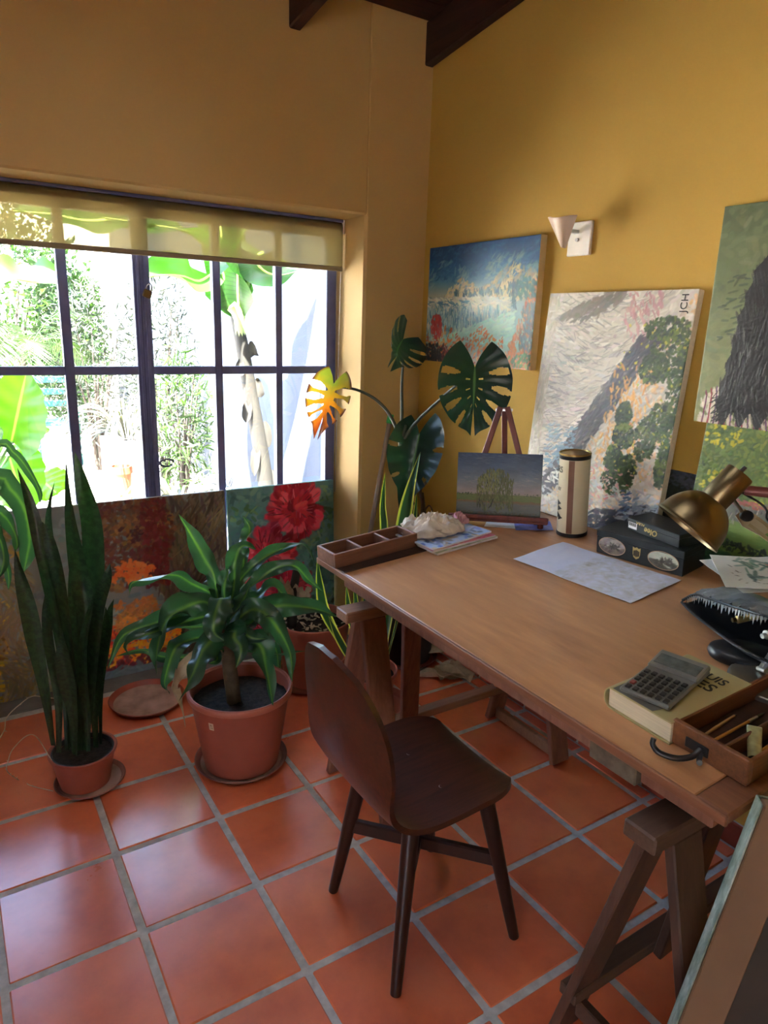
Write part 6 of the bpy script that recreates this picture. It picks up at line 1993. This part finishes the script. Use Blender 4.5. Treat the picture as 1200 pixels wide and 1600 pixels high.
# hedge and trees behind, left to right
bush('hedge_bush', 'dense green bush far behind the left window panes', 'bush', .75, 7.4, 3.2, .85, .7, 5200, .11, .4, M['hedge'], 1)
bush('hedge_bush', 'tall green bush behind the second window pane from the left', 'bush', 1.55, 7.75, 2.3, .5, .55, 4200, .10, .4, M['hedge'], 2)
bush('hedge_bush', 'broad dark bush outside, beyond the left edge of the window', 'bush', -1.5, 7.4, 3.4, 1.1, .8, 3600, .12, .4, M['hedge'], 3)
bush('olive_tree', 'pale narrow-leaved shrub against the white wall outside the middle panes', 'shrub', 1.82, 4.3, 1.95, .36, .5, 2600, .085, .17, M['olive'], 4, stems=8)
bush('grey_shrub', 'pale twiggy shrub outside behind the padlock and the second pane', 'shrub', 1.38, 5.2, 1.85, .42, .45, 2300, .085, .16, M['olive'], 5, stems=8)
bush('leafy_shrub', 'low green shrub outside behind the lower middle panes', 'shrub', 1.78, 3.55, 1.25, .28, .3, 900, .13, .14, M['palm'], 6, stems=7)

def fronds(name, label, cat, x, y, z0, n, L, mat, seed, rise=.9, lw=.018, ll=.28, group=None, trunk=None, az=None):
    """palm: arching fronds, each with its own leaflets"""
    r = thing(name, label, cat, T(x, y, 0), group)
    rg = np.random.default_rng(seed)
    if trunk:
        b = MB(); b.tube([(x, y, -.05), (x + .02, y, z0 * .5), (x, y, z0 + .05)], [trunk, trunk * .9, trunk * .8], 12); part(b, 'trunk', M['bark'], r, world=True, smooth=True)
    for k in range(n):
        a = (2 * PI * k / n + rg.uniform(-.3, .3)) if az is None else rg.uniform(*az)
        el = rise * rg.uniform(.5, 1.2); l_ = L * rg.uniform(.75, 1.1)
        c = catmull([(x, y, z0), (x + math.cos(a) * l_ * .35, y + math.sin(a) * l_ * .35, z0 + l_ * .45 * el), (x + math.cos(a) * l_ * .7, y + math.sin(a) * l_ * .7, z0 + l_ * .42 * el), (x + math.cos(a) * l_ * .98, y + math.sin(a) * l_ * .98, z0 + l_ * (.42 * el - .38))], 34)
        b = MB(); b.tube(c[::3], np.linspace(.006, .0015, len(c[::3])), 5)
        for i in range(4, 34):
            t = Vector(c[min(i + 1, 33)]) - Vector(c[i - 1]); t.normalize()
            s_ = t.cross(Vector((0, 0, 1))).normalized()
            q = ll * math.sin(PI * (i / 34) ** .8) ** .6
            for sg in (-1, 1):
                d_ = (s_ * sg * .8 + t * .55 + Vector((0, 0, -.25 + rg.uniform(-.12, .12)))).normalized()
                p = Vector(c[i]); e = p + d_ * q + Vector((0, 0, -.12 * q)); m_ = p + d_ * q * .45
                w_ = t * lw * .5
                b.add([p, m_ + w_, e, m_ - w_], [(0, 1, 2), (0, 2, 3)])
        part(b, 'frond', mat, r, world=True)
    return r
fronds('garden_palm', 'feathery green palm outside the left panes, in front of the hedge', 'palm', .72, 5.3, 1.1, 15, 1.0, M['palm'], 7, trunk=.07)
fronds('garden_palm', 'yellowish palm outside at the left edge of the window, behind the big pale leaf', 'palm', -.15, 6.0, 1.5, 13, 1.2, M['palm'], 8, trunk=.08)

def straps(name, label, cat, x, y, z0, n, L, mat, seed, wd=.02, group=None, spread=1.0):
    r = thing(name, label, cat, T(x, y, z0), group)
    rg = np.random.default_rng(seed)
    for k in range(n):
        a = rg.uniform(0, 2 * PI); l_ = L * rg.uniform(.6, 1.15); el = rg.uniform(.25, 1.0)
        pts = [(x + .04 * math.cos(a), y + .04 * math.sin(a), z0), (x + math.cos(a) * l_ * .35 * spread, y + math.sin(a) * l_ * .35 * spread, z0 + l_ * .5 * el), (x + math.cos(a) * l_ * .7 * spread, y + math.sin(a) * l_ * .7 * spread, z0 + l_ * .5 * el - .05 * l_), (x + math.cos(a) * l_ * spread, y + math.sin(a) * l_ * spread, max(.01, z0 + l_ * (.45 * el - .40)))]
        leaf(r, 'leaf', mat, pts, wd, fold=.3, n=10, nw=3, face=.4, seed=k)
    return r
straps('strap_leaf_clump', 'grey strap-leaved clump outside at the foot of the banana trunk', 'plant', 1.82, 2.7, .0, 60, .46, M['strap'], 11, .026)
straps('strap_leaf_clump', 'grassy clump spilling from the white planter outside the middle panes', 'plant', 1.42, 4.05, .50, 90, .70, M['strap'], 12, .018)
straps('strap_leaf_clump', 'pale grassy clump outside to the right of the white planter', 'plant', 1.62, 3.15, .0, 60, .56, M['strap'], 13, .022)
straps('strap_leaf_clump', 'dry grassy clump outside against the wall behind the banana trunk', 'plant', 2.0, 3.1, .0, 50, .26, M['strap'], 14, .024)
# planter
pr_ = thing('planter_box', 'white slatted planter box standing outside on the paving', 'planter', T(1.42, 4.05, 0))
for k in range(5):
    for sy_ in (-1, 1):
        b = MB(); b.box((.070, .02, .5), c=(1.42 - .152 + .076 * k, 4.05 + sy_ * .18, .25), bev=.004); part(b, 'slat', M['white'], pr_, world=True)
for sx_ in (-1, 1):
    for k in range(4):
        b = MB(); b.box((.02, .078, .5), c=(1.42 + sx_ * .19, 4.05 - .126 + .084 * k, .25), bev=.004); part(b, 'slat', M['white'], pr_, world=True)
b = MB(); b.box((.36, .34, .03), c=(1.42, 4.05, .44), bev=0); part(b, 'soil', M['soil'], pr_, world=True)
# orange pots outside
for k, (u, v, y_, r_, h_, lab) in enumerate(((190, 735, 3.75, .085, .30, 'tall orange flowerpot outside beside the white planter'), (196, 745, 3.45, .06, .10, 'small orange flowerpot standing in front of the tall orange one outside'))):
    p = at(u, v, 1, y_)
    r = thing('flowerpot', lab, 'pot', T(p.x, y_, 0), 'orange pots outside')
    b = MB(); b.lathe([(r_ * .75, 0), (r_ * .95, h_ * .8), (r_ * 1.1, h_ * .8), (r_ * 1.1, h_), (r_ * .95, h_), (r_ * .85, h_ * .7)], 28, T(p.x, y_, 0), caps=(True, False)); part(b, 'pot', M['orangepot'], r, world=True, smooth=True)
    b = MB(); b.lathe([(r_ * .86, h_ * .82), (.0001, h_ * .84)], 20, T(p.x, y_, 0), caps=(False, False)); part(b, 'soil', M['soil'], r, world=True)
# teal garden chair
gx, gy = 1.05, 5.75
gc = thing('garden_chair', 'teal metal garden chair outside behind the left lower pane', 'chair', T(gx, gy, 0))
for (a, c) in ((-.2, -.2), (.2, -.2), (-.2, .2), (.2, .2)):
    b = MB(); b.tube([(gx + a, gy + c, -.02), (gx + a, gy + c, .9 if c > 0 else .62)], .018, 8); part(b, 'leg', M['teal'], gc, world=True)
b = MB(); b.box((.44, .44, .03), c=(gx, gy, .44), bev=.006); part(b, 'seat', M['teal'], gc, world=True)
for z in (.62, .75, .88):
    b = MB(); b.box((.42, .02, .07), c=(gx, gy + .2, z), bev=.006); part(b, 'back_slat', M['teal'], gc, world=True)
for sx_ in (-1, 1):
    b = MB(); b.box((.05, .44, .025), c=(gx + .2 * sx_, gy, .63), bev=.006); part(b, 'armrest', M['teal'], gc, world=True)

# banana plant
bt = at(412, 770, 1, 2.35); bt.z = 0
bn = thing('banana_plant', 'banana plant with a slanting peeling trunk and broad green leaves outside the right panes', 'banana plant', T(bt.x, 2.35, 0))
tr0 = catmull([(bt.x + .06, 2.35, -.05), at(410, 720, 1, 2.35), at(392, 620, 1, 2.35), at(378, 540, 1, 2.35), at(368, 490, 1, 2.35)], 24)
b = MB(); b.tube(tr0, np.linspace(.064, .042, 24), 14); part(b, 'trunk', M['bananabark'], bn, world=True, smooth=True)
b = MB(); b.tube(catmull([tr0[15], tr0[19], at(371, 490, 1, 2.33), at(361, 478, 1, 2.32)], 8), [.02, .04, .045, .045, .043, .042, .041, .040], 12); part(b, 'cut_stalk', plain('pale_stalk', srgb(140, 160, 100), .6, 0, .2), bn, world=True, smooth=True)
for k in range(7):
    i = 4 + k * 2; p = Vector(tr0[i]); s_ = -1 if k % 2 else 1
    leaf(bn, 'husk', M['bananabark'], [p + Vector((.05 * s_, -.02, .10)), p + Vector((.062 * s_, -.03, .0)), p + Vector((.075 * s_, -.03, -.16 + .03 * k))], .07, fold=.5, n=8, seed=k)
bp = lambda v: (min(1, v / .12) ** .8) * (1 - max(0, (v - .7) / .3) ** 2.5) + .01
for k, (tr_, ys_, wd) in enumerate((
        ([(372, 530), (384, 470), (392, 420), (410, 395)], (2.35, 2.3, 2.25, 2.2), 0),
        ([(372, 500), (352, 420), (345, 360), (340, 300), (320, 200)], (2.35, 2.35, 2.35, 2.4, 2.5), .30),
        ([(374, 500), (372, 420), (378, 370), (415, 325), (480, 290)], (2.35, 2.2, 2.05, 1.9, 1.7), .28),
        ([(370, 500), (345, 420), (320, 385), (290, 362), (240, 352), (160, 340)], (2.35, 2.3, 2.2, 2.1, 2.0, 1.95), .34),
        ([(330, 430), (310, 440), (285, 432), (255, 430), (225, 434)], (2.1, 2.05, 2.0, 1.95, 1.9), .30),
        ([(410, 395), (398, 405), (415, 425), (440, 430), (470, 422)], (2.2, 2.15, 2.1, 2.05, 2.0), .28),
        ([(250, 352), (180, 345), (130, 345), (80, 335), (20, 330)], (2.1, 2.0, 1.95, 1.9, 1.9), .26),
        ([(100, 430), (60, 440), (20, 435), (-30, 420)], (1.9, 1.9, 1.9, 1.95), .26))):
    pts = [at(u, v, 1, y_) for (u, v), y_ in zip(tr_, ys_)]
    if wd == 0:
        b = MB(); b.tube(catmull(pts, 14), np.linspace(.022, .012, 14), 10); part(b, 'leaf_stalk', plain('green_stalk', srgb(140, 168, 90), .5), bn, world=True, smooth=True)
        continue
    leaf(bn, 'leaf', M['banana'], pts, wd, fold=.35, ruf=.04, n=26, nw=7, face=.55, prof=bp, seed=k)
    b = MB(); b.tube(catmull(pts, 14), np.linspace(.013, .004, 14), 7); part(b, 'midrib', plain('midrib_%d' % k, srgb(170, 196, 110), .5), bn, world=True, smooth=True)

# big pale green elephant-ear leaves just outside
ee = thing('elephant_ear', 'large bright green elephant-ear leaves just outside the left window panes', 'plant', T(.05, 1.25, 0))
def ear(base, tip, W_, seed):
    base, tip = Vector(base), Vector(tip); ax_ = (tip - base); L = ax_.length; ax_.normalize()
    sd = (cxv - ax_ * cxv.dot(ax_)).normalized(); nn = sd.cross(ax_)
    G = []
    for i in range(23):
        u = -1 + 2 * i / 22; row = []
        for j in range(25):
            v = j / 24
            wv = W_ / 2 * (math.sin(PI * min(1, .18 + .82 * v)) ** .65)
            back = .22 * (1 - v) * abs(u) ** 1.4
            row.append(base + ax_ * (L * (v - back)) + sd * (u * wv) + nn * (.10 * W_ * abs(u) ** 1.6 + .012 * math.sin(v * 30 - 6 * abs(u)) * abs(u)))
        G.append(row)
    b = MB(); b.sheet(G, 0, uv=True); part(b, 'leaf', M['elephant'], ee, world=True, smooth=True, ang=180)
ear(at(18, 690, 1, 1.2), at(42, 578, 1, 1.25), .33, 1)
ear(at(14, 712, 1, 1.3), at(40, 800, 1, 1.1), .28, 2)
ear(at(-50, 700, 1, 1.3), at(-40, 600, 1, 1.2), .34, 3)
ear(at(60, 745, 1, 1.6), at(88, 770, 1, 1.45), .26, 4)
ear(at(25, 690, 1, 1.5), at(78, 672, 1, 1.5), .2, 5)
for k, (u, v, y_) in enumerate(((18, 690, 1.2), (14, 712, 1.3), (-50, 700, 1.3), (60, 745, 1.6), (25, 690, 1.5))):
    b = MB(); b.tube(catmull([(.05 + .03 * k, 1.25, -.03), (.04 + .03 * k, 1.3, .5), at(u, v, 1, y_)], 12), np.linspace(.014, .007, 12), 8); part(b, 'leaf_stalk', plain('ear_stalk_%d' % k, srgb(120, 160, 80), .5), ee, world=True, smooth=True)
# fallen leaves outside
for k, lab in enumerate(('fallen orange leaf outside nearest the white planter', 'fallen orange leaf outside nearest the banana trunk', 'fallen orange leaf outside between the planter and the banana trunk')):
    p = Vector(((1.12, 1.62, 1.38)[k], (3.55, 3.1, 3.35)[k], .012))
    a = RNG.uniform(0, 6)
    b = MB(); d_ = Vector((math.cos(a), math.sin(a), 0)) * .05; s_ = Vector((-math.sin(a), math.cos(a), 0)) * .022
    b.sheet([[p - d_, p - s_ * .2 + Vector((0, 0, .004)), p + d_], [p - d_ * .5 + s_, p + s_ + Vector((0, 0, .012)), p + d_ * .6 + s_ * .6]], .0012)
    tag(b.build('fallen_leaf', M['orangepot'], None), lab, 'leaf', 'fallen leaves outside')
